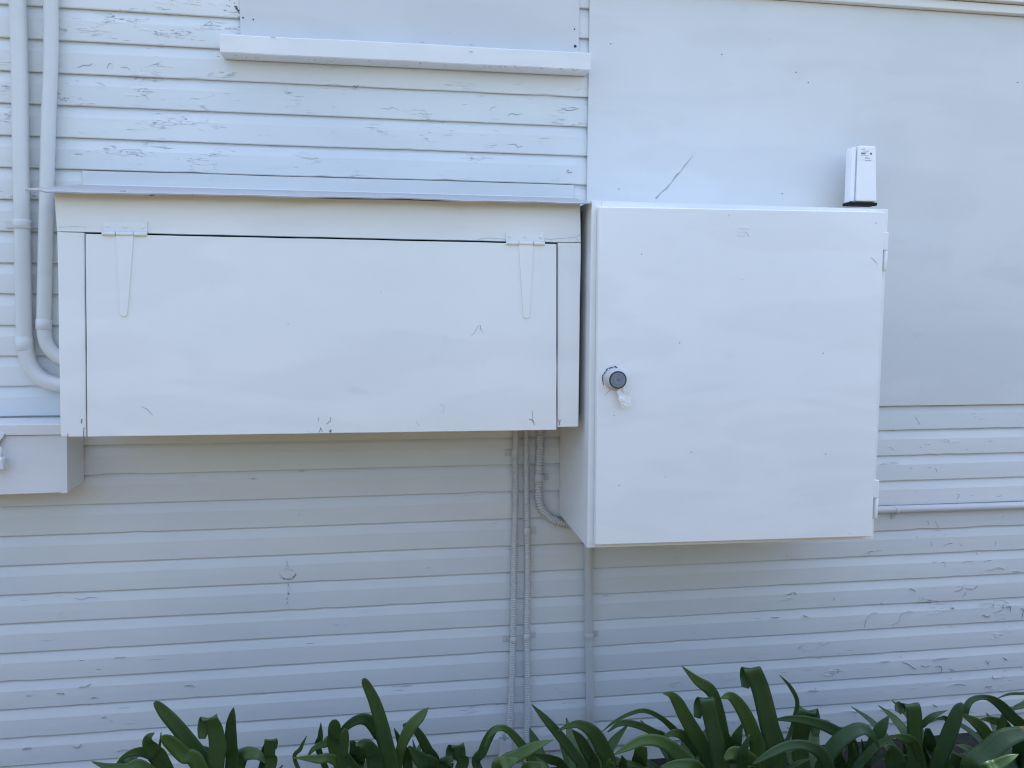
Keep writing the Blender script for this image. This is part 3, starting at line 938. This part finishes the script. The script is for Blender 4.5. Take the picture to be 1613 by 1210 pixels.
sh = [(-1.0165, -0.152, 1.0875)] + [(-1.003 + 0.0135 * math.cos(a_), -0.152, 1.105 + 0.0135 * math.sin(a_)) for a_ in [math.pi * (1 - k / 12) for k in range(13)]] + [(-0.9895, -0.152, 1.0875)]
MB().tube(sh, 0.0034, 12).build('shackle', M['smallbox'], pl)

# ------------------------------------------------------------------ down pipes and conduits


def saddle(parent, mat, x, z, r, side, yc, tab=0.020):
    """half band round a pipe at (x, z) with one screwed tab"""
    m = MB()
    w = 0.010
    n = 14
    rows = []
    for zz, rr in ((z - w, r + 0.0006), (z - w * 0.8, r + 0.0018), (z + w * 0.8, r + 0.0018), (z + w, r + 0.0006)):
        rows.append([(x + rr * math.cos(math.pi + math.pi * k / n), yc + rr * math.sin(math.pi + math.pi * k / n), zz) for k in range(n + 1)])
    m.grid(rows, True)
    x0, x1 = (x + r, x + r + tab) if side > 0 else (x - r - tab, x - r)
    m.box(x0, x1, -0.0042, -0.0020, z - w, z + w, 0.0008, 1)
    o = m.build('saddle_clip', mat, parent, recalc=True)
    xs = x + side * (r + tab * 0.6)
    MB().lathe_y(xs, z, [(-0.0042, 0.0028), (-0.0052, 0.0025), (-0.0056, 0.0)], 12).build('clip_screw', M['conduit'], o)
    return o


def bend_path(pts, step=0.01):
    return resample(catmull(pts, 14), step)


YP = -0.026
pp = thing('down_pipe', 'thicker white pipe at left edge bending into the long box', 'pipe', (-0.95, YP, 1.3))
X = lambda px, py, Y: at(px, py, Y).x
P3 = lambda px, py, Y: tuple(at(px, py, Y))
path = [(X(27, 0, YP) + 0.006, YP, 3.2), P3(27.5, 0, YP), P3(33, 260, YP), P3(38, 500, YP), P3(40, 545, YP), P3(46, 572, YP), P3(60, 592, YP), P3(80, 603, YP), P3(104, 607, YP), P3(150, 608, YP)]
MB().tube(bend_path(path), 0.0205, 24).build('pipe_run', M['pipe'], pp)
m = MB()
c0, c1 = at(38, 530, YP), at(39, 552, YP)
m.tube([c0, c0 + (c1 - c0) * 0.02, c1 - (c1 - c0) * 0.05, c1], [0.0207, 0.0222, 0.0222, 0.0207], 24)
m.build('coupling', M['pipe'], pp)
m = MB()
c0, c1 = at(34.5, 346, YP), at(34.8, 361, YP)
m.tube([c0, c0 + (c1 - c0) * 0.1, c0 + (c1 - c0) * 0.5, c1 - (c1 - c0) * 0.1, c1], [0.0208, 0.0232, 0.0222, 0.0235, 0.0208], 24)
t_ = at(34.5, 354, 0)
m.box(t_.x - 0.040, t_.x + 0.045, -0.0045, -0.0018, t_.z - 0.010, t_.z + 0.010, 0.001, 1)
m.build('pipe_bracket', M['pipe'], pp)
pp2 = thing('down_pipe', 'thinner white pipe beside the box, just right of the thicker pipe', 'pipe', (-0.89, YP, 1.38))
path = [(X(80, 0, YP) + 0.02, YP, 3.2), P3(80, 0, YP), P3(76, 200, YP), P3(72, 360, YP), P3(69, 500, YP), P3(69, 520, YP), P3(74, 543, YP), P3(87, 559, YP), P3(104, 567, YP), P3(140, 570, YP)]
MB().tube(bend_path(path), 0.0182, 24).build('pipe_run', M['pipe'], pp2)
m = MB()
c0, c1 = at(69, 503, YP), at(68.8, 519, YP)
m.tube([c0, c0 + (c1 - c0) * 0.04, c1 - (c1 - c0) * 0.05, c1], [0.0184, 0.0202, 0.0202, 0.0184], 24)
m.build('coupling', M['pipe'], pp2)


def corrugated(path, r, pitch, amp):
    ps = resample(catmull(path, 24), pitch / 4)
    rad = [r + (amp * 0.9, amp, amp * 0.9, -amp)[i % 4] for i in range(len(ps))]
    return ps, rad


YC = -0.0135
GRP = 'grey white conduits running down the weatherboards'
c1_ = thing('conduit', 'leftmost thin ribbed conduit below the long box with smooth sleeve at its top', 'conduit', (0.385, YC, 0.02), GRP)
ps, rd = corrugated([P3(811.5, 716, YC), P3(812, 780, YC), P3(809.5, 900, YC), P3(808, 1005, YC), P3(805.5, 1090, YC), P3(802, 1160, YC), (X(800, 1200, YC), YC, 0.0)], 0.0080, 0.0072, 0.0018)
MB().tube(ps, rd, 14).build('conduit_run', M['conduit'], c1_)
MB().tube([(X(812.5, 680, YC), YC, 1.19), P3(812.5, 690, YC), P3(811.5, 716, YC), P3(811.5, 718, YC)], [0.0088, 0.0088, 0.0088, 0.0080], 16).build('sleeve', M['conduit'], c1_)
q = at(811, 714, YC); saddle(c1_, M['conduit'], q.x, q.z, 0.0096, -1, YC)
q = at(808.5, 1007, YC); saddle(c1_, M['conduit'], q.x, q.z, 0.0096, -1, YC)
c2_ = thing('conduit', 'middle thin ribbed conduit below the long box, between a smooth sleeve pair', 'conduit', (0.43, YC, 0.02), GRP)
c2_['label'] = 'ribbed conduit running straight down between the leftmost conduit and the bent one'
ps, rd = corrugated([(X(829, 676, YC), YC, 1.19), P3(829, 690, YC), P3(829.5, 780, YC), P3(831, 900, YC), P3(829.5, 1000, YC), P3(831, 1090, YC), P3(830, 1170, YC), (X(829, 1210, YC), YC, 0.0)], 0.0080, 0.0072, 0.0018)
MB().tube(ps, rd, 14).build('conduit_run', M['conduit'], c2_)
q = at(830, 837, YC); saddle(c2_, M['conduit'], q.x, q.z, 0.0096, 1, YC)
q = at(829.5, 1003, YC); saddle(c2_, M['conduit'], q.x, q.z, 0.0096, 1, YC)
YD = -0.0165
c3_ = thing('conduit', 'fat ribbed conduit bending from the long box into the tall cabinet', 'conduit', (0.48, YD, 0.82), GRP)
ps, rd = corrugated([(X(851.5, 672, YD), YD, 1.19), P3(851.5, 684, YD), P3(849.5, 730, YD), P3(848.5, 775, YD), P3(852, 798, YD), P3(862, 812, YD), P3(876, 821, YD), P3(894, 826, YD), (0.575, YD, at(894, 827, YD).z)], 0.0108, 0.0085, 0.0026)
MB().tube(ps, rd, 16).build('conduit_run', M['conduit'], c3_)
q = at(849, 753, YD); saddle(c3_, M['conduit'], q.x, q.z, 0.0131, 1, YD)
c4_ = thing('conduit', 'smooth rigid conduit running straight down from under the tall cabinet', 'conduit', (0.63, YC, 0.02), GRP)
MB().tube([(X(926, 850, YC), YC, 0.86), P3(926.5, 880, YC), P3(927.5, 1000, YC), P3(929.5, 1110, YC), (X(931, 1150, YC), YC, 0.0)], 0.0128, 20).build('conduit_run', M['conduit'], c4_)
q = at(927.5, 1001, YC); saddle(c4_, M['conduit'], q.x, q.z, 0.0130, 1, YC)
YH = -0.0155
c5_ = thing('conduit', 'horizontal conduit running along the boards from the cabinet to the right', 'conduit', (2.0, YH, 0.83), GRP)
hz = [at(1370, 804.5, YH), at(1450, 802, YH), at(1613, 796.5, YH)]
zz0 = 0.8245
MB().tube([(1.372, YH, zz0), (1.6, YH, zz0 + 0.001), (2.1, YH, zz0 - 0.001), (3.4, YH, zz0)], 0.0130, 20).build('conduit_run', M['conduit'], c5_)
m = MB()
n = 14
xq = at(1411, 800, YH).x
rows = []
for xx, rr in ((xq - 0.006, 0.0133), (xq - 0.005, 0.0147), (xq + 0.005, 0.0147), (xq + 0.006, 0.0133)):
    rows.append([(xx, YH + rr * math.sin(math.pi + math.pi * k / n), zz0 + rr * math.cos(math.pi + math.pi * k / n)) for k in range(n + 1)])
m.grid(rows, True)
m.box(xq - 0.006, xq + 0.006, -0.0042, -0.002, zz0 - 0.034, zz0 - 0.011, 0.0008, 1)
o = m.build('saddle_clip', M['conduit'], c5_, recalc=True)
MB().lathe_y(xq, zz0 - 0.025, [(-0.0042, 0.0028), (-0.0052, 0.0025), (-0.0056, 0.0)], 12).build('clip_screw', M['conduit'], o)
# crumpled sleeve at the foot of the first conduit
m = MB()
rows = []
fx, fz = at(795, 1185, -0.03).x, at(795, 1185, -0.03).z
for j in range(12):
    u = j / 11
    rr = 0.016 + 0.006 * math.sin(u * 3)
    rows.append([(fx + 0.004 * math.sin(u * 5) + (rr + 0.004 * noise.noise(Vector((math.cos(k * 0.42) * 2, u * 6, math.sin(k * 0.42) * 2)))) * math.cos(k * 2 * math.pi / 15), -0.026 + (rr * 0.8 + 0.005 * noise.noise(Vector((k, u * 7, 3)))) * math.sin(k * 2 * math.pi / 15), fz + 0.045 - 0.13 * u + 0.004 * math.sin(k * 2.1)) for k in range(16)])
tagged = m.grid(rows, True).build('crumpled_sleeve', M['conduit'], c1_)

# ------------------------------------------------------------------ strap leaved plants
ZOOM = {1: (0, 1030), 2: (400, 1030), 3: (780, 1030), 4: (1193, 1030)}
ZS = 1613.0 / 420.0


class Foliage:
    def __init__(self):
        self.bm = bmesh.new()
        self.sh = self.bm.verts.layers.float.new('shade')
        self.ac = self.bm.verts.layers.float.new('across')
        self.dr = self.bm.verts.layers.float.new('dry')

    def ribbon(self, ctrl, shade, fold=0.16, mode='side', twist=0.0):
        """ctrl: list of (Vector, half width in metres)"""
        pts = catmull([c[0] for c in ctrl], 7)
        ws = [v.x for v in catmull([Vector((c[1], 0, 0)) for c in ctrl], 7)]
        prev = prevn = None
        dryness = random.choice((0, 0, 0.4, 0.8, 1.2))
        rows = []
        n = len(pts)
        for i, p in enumerate(pts):
            t = (pts[min(i + 1, n - 1)] - pts[max(i - 1, 0)]).normalized()
            v = (p - CAM).normalized()
            perp = t.cross(v)
            if mode == 'fold':
                W = Vector((1, -0.10, 0.02))
                W = (W - t * W.dot(t)).normalized()
            else:
                if perp.length < 1e-4: perp = prev or Vector((1, 0, 0))
                perp.normalize()
                tw = twist * (0.3 + 0.7 * i / n)
                W = (perp * math.cos(tw) + perp.cross(t) * math.sin(tw)).normalized()
            if prev is not None and W.dot(prev) < 0: W = -W
            if prev is not None: W = (W * 0.6 + prev * 0.4).normalized()
            prev = W
            nrm = W.cross(t).normalized()
            if prevn is None:
                if nrm.dot(v) > 0: nrm = -nrm
            elif nrm.dot(prevn) < 0: nrm = -nrm
            prevn = nrm
            w = max(ws[i], 0.0006)
            r = []
            for s in (-1, -0.55, 0, 0.55, 1):
                vv = self.bm.verts.new(p + W * (w * s) + nrm * (fold * w * (abs(s) ** 1.5 - 0.35)))
                vv[self.sh] = shade
                vv[self.ac] = s
                vv[self.dr] = dryness * max(0.0, (i / n - 0.80) / 0.20) ** 1.5
                r.append(vv)
            rows.append(r)
        for a, b in zip(rows, rows[1:]):
            for k in range(4):
                f = self.bm.faces.new((a[k], a[k + 1], b[k + 1], b[k]))
                f.smooth = True

    def traced(self, zoom, pts, Y, base, mode='side', twist=0.0, shade=None, dy=-0.04):
        ox, oy = ZOOM[zoom]
        n = len(pts)
        ctrl = []
        for i, (x, y, hw, *dd) in enumerate(pts):
            u = i / (n - 1)
            yy = Y + dy * math.sin(u * 1.6)
            if mode == 'fold': yy = Y - 0.02 * min(1.0, i / 3) + (dd[0] if dd else 0.0)
            P = at(ox + x / ZS, oy + y / ZS, yy)
            ctrl.append((P, hw / ZS * (P - CAM).dot(fwd) / F_PX))
        if base is not None:
            b = Vector(base)
            p0 = ctrl[0][0]
            d = (p0 - ctrl[1][0]).normalized()
            l = max(0.05, p0.z - 0.05)
            mid = p0 * 0.45 + b * 0.55 + d * l * 0.25
            mid.z = max(0.05, mid.z)
            ctrl = [(b + Vector((random.uniform(-0.02, 0.02), random.uniform(-0.02, 0.02), 0.0)), max(0.010, ctrl[0][1] * 0.7)), (mid, ctrl[0][1] * 0.95)] + ctrl
        self.ribbon(ctrl, random.random() if shade is None else shade, 0.16, mode, twist)

    def arching(self, base, az, length, tilt, droop, hw, shade):
        p = Vector(base)
        ctrl = []
        a = tilt
        for i in range(7):
            u = i / 6
            ctrl.append((p.copy(), hw * (0.75 + 0.5 * math.sin(min(1.0, u * 1.3) * 1.9)) * (1 - 0.93 * max(0, (u - 0.72) / 0.28) ** 1.6)))
            d = Vector((math.cos(az) * math.sin(a), math.sin(az) * math.sin(a), math.cos(a)))
            p = p + d * (length / 6)
            a += droop / 6 * (0.4 + 1.2 * u)
        self.ribbon2(ctrl, az, shade)

    def ribbon2(self, ctrl, az, shade):
        pts = catmull([c[0] for c in ctrl], 4)
        ws = [v.x for v in catmull([Vector((c[1], 0, 0)) for c in ctrl], 4)]
        W = Vector((-math.sin(az), math.cos(az), 0))
        rows = []
        n = len(pts)
        for i, p in enumerate(pts):
            t = (pts[min(i + 1, n - 1)] - pts[max(i - 1, 0)]).normalized()
            nrm = t.cross(W).normalized()
            if nrm.z < 0: nrm = -nrm
            r = []
            for s in (-1, -0.55, 0, 0.55, 1):
                vv = self.bm.verts.new(p + W * (ws[i] * s) + nrm * (0.16 * ws[i] * (abs(s) ** 1.5 - 0.35)))
                vv[self.sh] = shade
                vv[self.ac] = s
                r.append(vv)
            rows.append(r)
        for a, b in zip(rows, rows[1:]):
            for k in range(4):
                f = self.bm.faces.new((a[k], a[k + 1], b[k + 1], b[k]))
                f.smooth = True

    def build(self, parent):
        w = parent.location
        self.bm.transform(Matrix.Translation(-Vector(w)))
        me = bpy.data.meshes.new('foliage')
        self.bm.to_mesh(me)
        self.bm.free()
        me.materials.append(M['leaf'])
        o = bpy.data.objects.new('foliage', me)
        col.objects.link(o)
        o.parent = parent
        so = o.modifiers.new('thick', 'SOLIDIFY')
        so.thickness = 0.0012
        return o


S, FO = 'side', 'fold'
# label, base photo x, depth, leaves: (zoom, mode, twist, dY, [(x, y, half width) ...])
PLANTS = [
    ('leftmost strap leaved plant with one broad leaf leaning left', 330, -0.42, [
        (1, S, 0.2, -0.02, [(1290, 720, 45), (1190, 590, 45), (1080, 450, 42), (1000, 360, 36), (952, 306, 22), (932, 293, 9)]),
        (1, FO, 0, -0.05, [(1300, 690, 55), (1318, 560, 52), (1300, 450, 48), (1274, 394, 45), (1262, 384, 45, 0.014), (1246, 405, 42, 0.032), (1230, 460, 36, 0.036), (1222, 514, 20, 0.03)]),
        (1, S, 0.1, 0.0, [(1400, 690, 38), (1398, 560, 37), (1397, 440, 31), (1405, 370, 20), (1413, 325, 4)]),
        (1, S, 0.3, 0.03, [(1280, 700, 40), (1260, 610, 34), (1200, 580, 28), (1150, 588, 20)]),
        (1, S, 0.4, -0.06, [(1210, 690, 45), (1110, 610, 45), (1040, 540, 42), (995, 510, 28), (970, 505, 6)]),
        (1, S, 0.2, -0.03, [(990, 690, 50), (935, 600, 48), (897, 545, 34), (900, 505, 24), (935, 478, 3)]),
        (1, S, 0.4, 0.0, [(960, 650, 38), (900, 600, 35), (820, 592, 24), (750, 622, 14), (705, 662, 3)]),
        (1, S, 0.1, -0.08, [(900, 700, 30), (760, 690, 25), (650, 682, 20), (555, 652, 3)]),
        (1, S, 0.9, 0.05, [(760, 700, 34), (790, 650, 34), (830, 615, 26), (870, 600, 10)]),
        (1, S, 0.3, 0.05, [(1440, 690, 40), (1480, 610, 42), (1560, 612, 30), (1612, 665, 6)]),
        (2, FO, 0, 0.0, [(95, 700, 33), (95, 610, 33), (97, 550, 34), (99, 522, 34, 0.004), (104, 517, 33, 0.02), (114, 540, 31, 0.028), (120, 580, 18, 0.026)]),
        (1, S, 0.3, 0.06, [(1600, 700, 40), (1605, 600, 30), (1612, 525, 5)]),
        (1, S, 0.1, 0.0, [(985, 700, 10), (965, 600, 9), (975, 475, 3)]),
    ]),
    ('strap leaved plant whose one tall blade stands upright below the long box', 615, -0.42, [
        (2, S, 0.2, 0.0, [(262, 680, 12), (285, 570, 12), (320, 495, 2)]),
        (2, S, 0.0, 0.02, [(404, 620, 18), (402, 500, 17), (405, 415, 2)]),
        (2, S, 0.1, 0.0, [(495, 600, 36), (488, 490, 40), (488, 425, 34), (487, 397, 14)]),
        (2, S, 0.2, -0.06, [(540, 700, 29), (545, 580, 29), (550, 490, 26), (560, 455, 14)]),
        (2, S, 0.5, 0.05, [(800, 580, 45), (755, 470, 45), (690, 400, 38), (620, 400, 30), (545, 455, 22), (505, 530, 6)]),
        (2, S, 0.15, -0.03, [(830, 700, 48), (800, 560, 48), (770, 420, 42), (730, 290, 36), (688, 200, 28), (668, 164, 20), (655, 153, 7)]),
        (2, S, 0.2, -0.02, [(870, 700, 25), (890, 570, 30), (945, 450, 36), (1010, 378, 30), (1057, 323, 3)]),
        (2, S, 0.2, 0.02, [(930, 690, 30), (895, 560, 25), (848, 448, 3)]),
        (2, S, 0.4, 0.03, [(1095, 700, 33), (1050, 580, 32), (1000, 485, 26), (945, 430, 18), (900, 435, 10)]),
        (2, S, 0.3, -0.07, [(740, 700, 48), (715, 600, 47), (675, 545, 36), (615, 548, 8)]),
        (2, S, 0.3, -0.06, [(520, 670, 28), (380, 636, 25), (238, 628, 3)]),
        (2, S, 0.4, 0.02, [(500, 560, 30), (425, 545, 24), (360, 575, 16), (322, 625, 4)]),
        (2, S, 0.2, 0.06, [(620, 710, 50), (625, 610, 50), (590, 525, 14)]),
        (2, S, 0.2, 0.02, [(1090, 715, 45), (1010, 640, 45), (935, 560, 10)]),
        (2, FO, 0, -0.02, [(1250, 700, 36), (1245, 620, 37), (1238, 570, 38), (1230, 553, 38, 0.01), (1214, 556, 38, 0.03), (1194, 592, 33, 0.038), (1180, 652, 22, 0.03)]),
        (2, S, 0.2, 0.0, [(1150, 700, 45), (1160, 660, 40), (1200, 630, 10)]),
        (2, S, 0.1, 0.03, [(1000, 700, 14), (985, 620, 12), (960, 520, 3)]),
    ]),
    ('strap leaved plant at the foot of the conduits with a broad leaf arching left', 905, -0.42, [
        (2, S, 0.2, 0.02, [(1360, 700, 26), (1385, 590, 29), (1430, 490, 27), (1475, 446, 16), (1515, 440, 5)]),
        (3, S, 0.3, 0.0, [(220, 640, 30), (160, 550, 27), (90, 470, 22), (30, 447, 18), (-30, 490, 10), (-65, 570, 3)]),
        (3, S, 0.1, -0.03, [(530, 710, 32), (470, 600, 32), (390, 495, 30), (300, 390, 22), (218, 303, 2)]),
        (3, S, 0.2, -0.08, [(40, 700, 35), (150, 612, 38), (250, 557, 27), (352, 520, 2)]),
        (3, S, 0.2, -0.10, [(20, 710, 40), (80, 660, 36), (140, 640, 5)]),
        (3, S, 0.5, 0.03, [(420, 700, 28), (330, 635, 28), (228, 603, 4)]),
        (3, S, 0.35, -0.04, [(690, 710, 45), (650, 570, 48), (590, 470, 42), (505, 425, 26), (430, 440, 14), (375, 468, 3)]),
        (3, S, 0.2, -0.01, [(600, 700, 35), (560, 600, 34), (510, 510, 27), (468, 462, 6)]),
        (3, S, 0.5, -0.08, [(700, 720, 24), (690, 660, 20), (700, 635, 4)]),
        (3, S, 0.2, -0.05, [(180, 720, 30), (260, 680, 26), (310, 690, 8)]),
    ]),
    ('wide strap leaved plant below the tall cabinet with long arching leaves', 1075, -0.40, [
        (3, S, 0.3, 0.0, [(1310, 700, 42), (1225, 580, 40), (1150, 500, 33), (1080, 478, 22), (1005, 508, 4)]),
        (3, S, 0.5, 0.04, [(1170, 560, 24), (1090, 465, 21), (1000, 385, 16), (900, 343, 14), (800, 368, 12), (720, 412, 9), (642, 472, 2)]),
        (3, S, 0.3, 0.06, [(1040, 540, 26), (960, 475, 24), (860, 430, 22), (760, 420, 17), (680, 472, 4)]),
        (3, S, 0.2, -0.08, [(1190, 710, 45), (1105, 600, 45), (1005, 532, 38), (900, 522, 32), (800, 566, 22), (720, 610, 3)]),
        (3, S, 0.1, 0.04, [(880, 700, 44), (880, 620, 43), (886, 555, 34)]),
        (3, S, 0.1, -0.05, [(790, 710, 24), (778, 655, 22), (765, 613, 3)]),
        (3, S, 0.2, -0.12, [(1240, 700, 35), (1110, 668, 30), (1000, 690, 10)]),
    ]),
    ('tallest strap leaved plant below the cabinet with a pointed leaf reaching highest', 1150, -0.44, [
        (3, S, 0.2, 0.0, [(1310, 680, 45), (1225, 510, 46), (1150, 380, 42), (1100, 285, 35), (1060, 246, 20), (1013, 239, 3)]),
        (3, FO, 0, -0.05, [(1370, 690, 50), (1340, 540, 48), (1306, 400, 46), (1284, 296, 45), (1276, 265, 45, 0.012), (1260, 270, 44, 0.03), (1238, 315, 38, 0.038), (1222, 388, 20, 0.03)]),
        (3, S, 0.15, 0.03, [(1410, 640, 25), (1390, 480, 24), (1355, 320, 24), (1300, 218, 36), (1220, 160, 27), (1128, 73, 2)]),
        (3, S, 0.2, -0.02, [(1590, 620, 48), (1560, 480, 46), (1495, 335, 41), (1425, 255, 28), (1362, 270, 4)]),
        (3, S, 0.2, 0.02, [(1440, 640, 30), (1460, 520, 34), (1495, 425, 6)]),
        (3, S, 0.1, -0.08, [(1490, 700, 30), (1502, 600, 29), (1537, 488, 3)]),
        (4, FO, 0, -0.03, [(110, 640, 60), (70, 430, 58), (20, 220, 54), (-24, 108, 52), (-38, 83, 52, 0.014), (-52, 92, 50, 0.034), (-64, 142, 42, 0.04), (-74, 206, 22, 0.03)]),
        (4, S, 0.3, 0.03, [(175, 540, 14), (228, 370, 12), (241, 285, 13), (200, 200, 12), (133, 126, 2)]),
        (4, S, 0.3, -0.04, [(-20, 700, 50), (-90, 620, 50), (-150, 600, 40), (-200, 640, 10)]),
        (3, S, 0.1, 0.06, [(1400, 700, 40), (1400, 560, 40), (1370, 420, 20), (1340, 300, 6)]),
    ]),
    ('low strap leaved plant with two leaves arching over in front, right of the tallest plant', 1290, -0.40, [
        (4, FO, 0, 0.03, [(255, 580, 52), (268, 460, 52), (288, 372, 50), (304, 341, 50, 0.012), (318, 346, 48, 0.03), (338, 388, 42, 0.036), (350, 450, 32, 0.03), (354, 500, 16, 0.02)]),
        (4, S, 0.3, 0.0, [(580, 560, 32), (450, 455, 34), (320, 408, 29), (200, 392, 20), (88, 400, 3)]),
        (4, S, 0.2, -0.12, [(430, 710, 40), (385, 600, 40), (285, 552, 30), (180, 557, 28), (80, 602, 24), (-30, 668, 5)]),
        (4, S, 0.3, -0.06, [(400, 680, 45), (475, 550, 45), (560, 480, 43), (640, 455, 36), (700, 500, 18), (738, 575, 3)]),
        (4, S, 0.2, 0.02, [(640, 700, 30), (690, 565, 34), (750, 450, 34), (795, 376, 4)]),
        (4, S, 0.0, 0.0, [(610, 700, 12), (595, 620, 12), (580, 540, 3)]),
        (4, S, 0.0, 0.0, [(665, 700, 12), (650, 610, 12), (630, 515, 3)]),
        (4, S, 0.2, 0.03, [(500, 700, 40), (480, 620, 38), (510, 540, 10)]),
    ]),
    ('strap leaved plant below the horizontal conduit with a curled over leaf tip', 1460, -0.43, [
        (4, FO, 0, -0.03, [(950, 700, 48), (950, 560, 48), (950, 420, 48), (942, 332, 46), (928, 303, 46, 0.008), (902, 303, 44, 0.03), (868, 322, 37, 0.036), (850, 356, 18, 0.026)]),
        (4, S, 0.15, -0.06, [(1080, 700, 40), (1130, 565, 44), (1180, 435, 42), (1218, 335, 30), (1240, 297, 8)]),
        (4, S, 0.2, 0.03, [(960, 500, 15), (1010, 420, 18), (1070, 372, 16), (1150, 342, 2)]),
        (4, S, 0.4, -0.05, [(970, 580, 26), (905, 512, 30), (800, 494, 3)]),
        (4, S, 0.1, 0.03, [(1040, 640, 42), (1045, 540, 40), (1030, 450, 14)]),
        (4, S, 0.2, -0.10, [(850, 710, 60), (835, 620, 54), (810, 568, 28), (770, 560, 6)]),
        (4, S, 0.3, -0.02, [(1140, 710, 26), (1240, 628, 24), (1335, 600, 4)]),
        (4, S, 0.3, 0.04, [(870, 700, 20), (900, 620, 18), (880, 530, 4)]),
        (4, S, 0.5, 0.02, [(1150, 420, 12), (1100, 390, 9), (1040, 420, 2)]),
    ]),
    ('rightmost strap leaved plant with a broad leaf across the frame corner', 1575, -0.46, [
        (4, S, 0.3, -0.02, [(1640, 510, 36), (1535, 375, 34), (1450, 292, 28), (1375, 262, 16), (1300, 278, 18), (1265, 325, 20), (1262, 385, 12)]),
        (4, S, 0.4, 0.04, [(1720, 250, 11), (1600, 241, 9), (1520, 244, 8), (1448, 270, 2)]),
        (4, S, 0.2, -0.12, [(1290, 700, 60), (1390, 600, 62), (1500, 510, 55), (1640, 470, 34)]),
        (4, S, 0.2, -0.03, [(1450, 640, 36), (1400, 510, 36), (1330, 420, 33), (1235, 365, 8)]),
        (4, S, 0.2, -0.31, [(1370, 725, 34), (1450, 676, 36), (1525, 634, 23), (1580, 608, 2)]),
        (4, S, 0.2, 0.04, [(1450, 640, 22), (1470, 480, 24), (1500, 370, 18), (1540, 320, 6)]),
        (4, S, 0.4, 0.05, [(1680, 310, 20), (1590, 315, 18), (1530, 340, 8)]),
        (4, S, 0.4, 0.05, [(1520, 460, 26), (1420, 400, 22), (1350, 395, 4)]),
        (4, S, 0.3, -0.06, [(1300, 710, 45), (1220, 650, 40), (1180, 600, 10)]),
        (4, S, 0.3, 0.02, [(1590, 700, 50), (1600, 600, 50), (1610, 500, 30)]),
    ]),
]
for label, bx, Y, leaves in PLANTS:
    bp = at(bx, 1210, Y)
    base = Vector((bp.x, Y - 0.02, 0.006))
    pl_ = thing('strap_leaf_plant', label, 'plant', base, 'strap leaved plants along the foot of the wall')
    fo_ = Foliage()
    for (z, mode, tw, dY, pts_) in leaves:
        fo_.traced(z, pts_, Y + dY, base + Vector((0, 0, 0.03)), mode, tw)
    for k in range(14):
        fo_.arching(base + Vector((random.uniform(-0.05, 0.05), random.uniform(-0.05, 0.05), 0.02)), random.uniform(0, 2 * math.pi), random.uniform(0.25, 0.38), random.uniform(0.1, 0.75), random.uniform(0.9, 2.4), random.uniform(0.011, 0.018), random.random() * 0.7)
    fo_.build(pl_)
    sm_ = MB()
    for k in range(5):
        a_ = k * 1.257 + bx
        r_ = 0.035
        sm_.tube([(base.x + r_ * math.cos(a_), base.y + r_ * math.sin(a_), 0.0), (base.x + r_ * 0.9 * math.cos(a_), base.y + r_ * 0.9 * math.sin(a_), 0.05), (base.x + r_ * 1.1 * math.cos(a_), base.y + r_ * 1.1 * math.sin(a_), 0.10)], [0.024, 0.020, 0.012], 10)
    sm_.build('leaf_base', M['stem'], pl_)
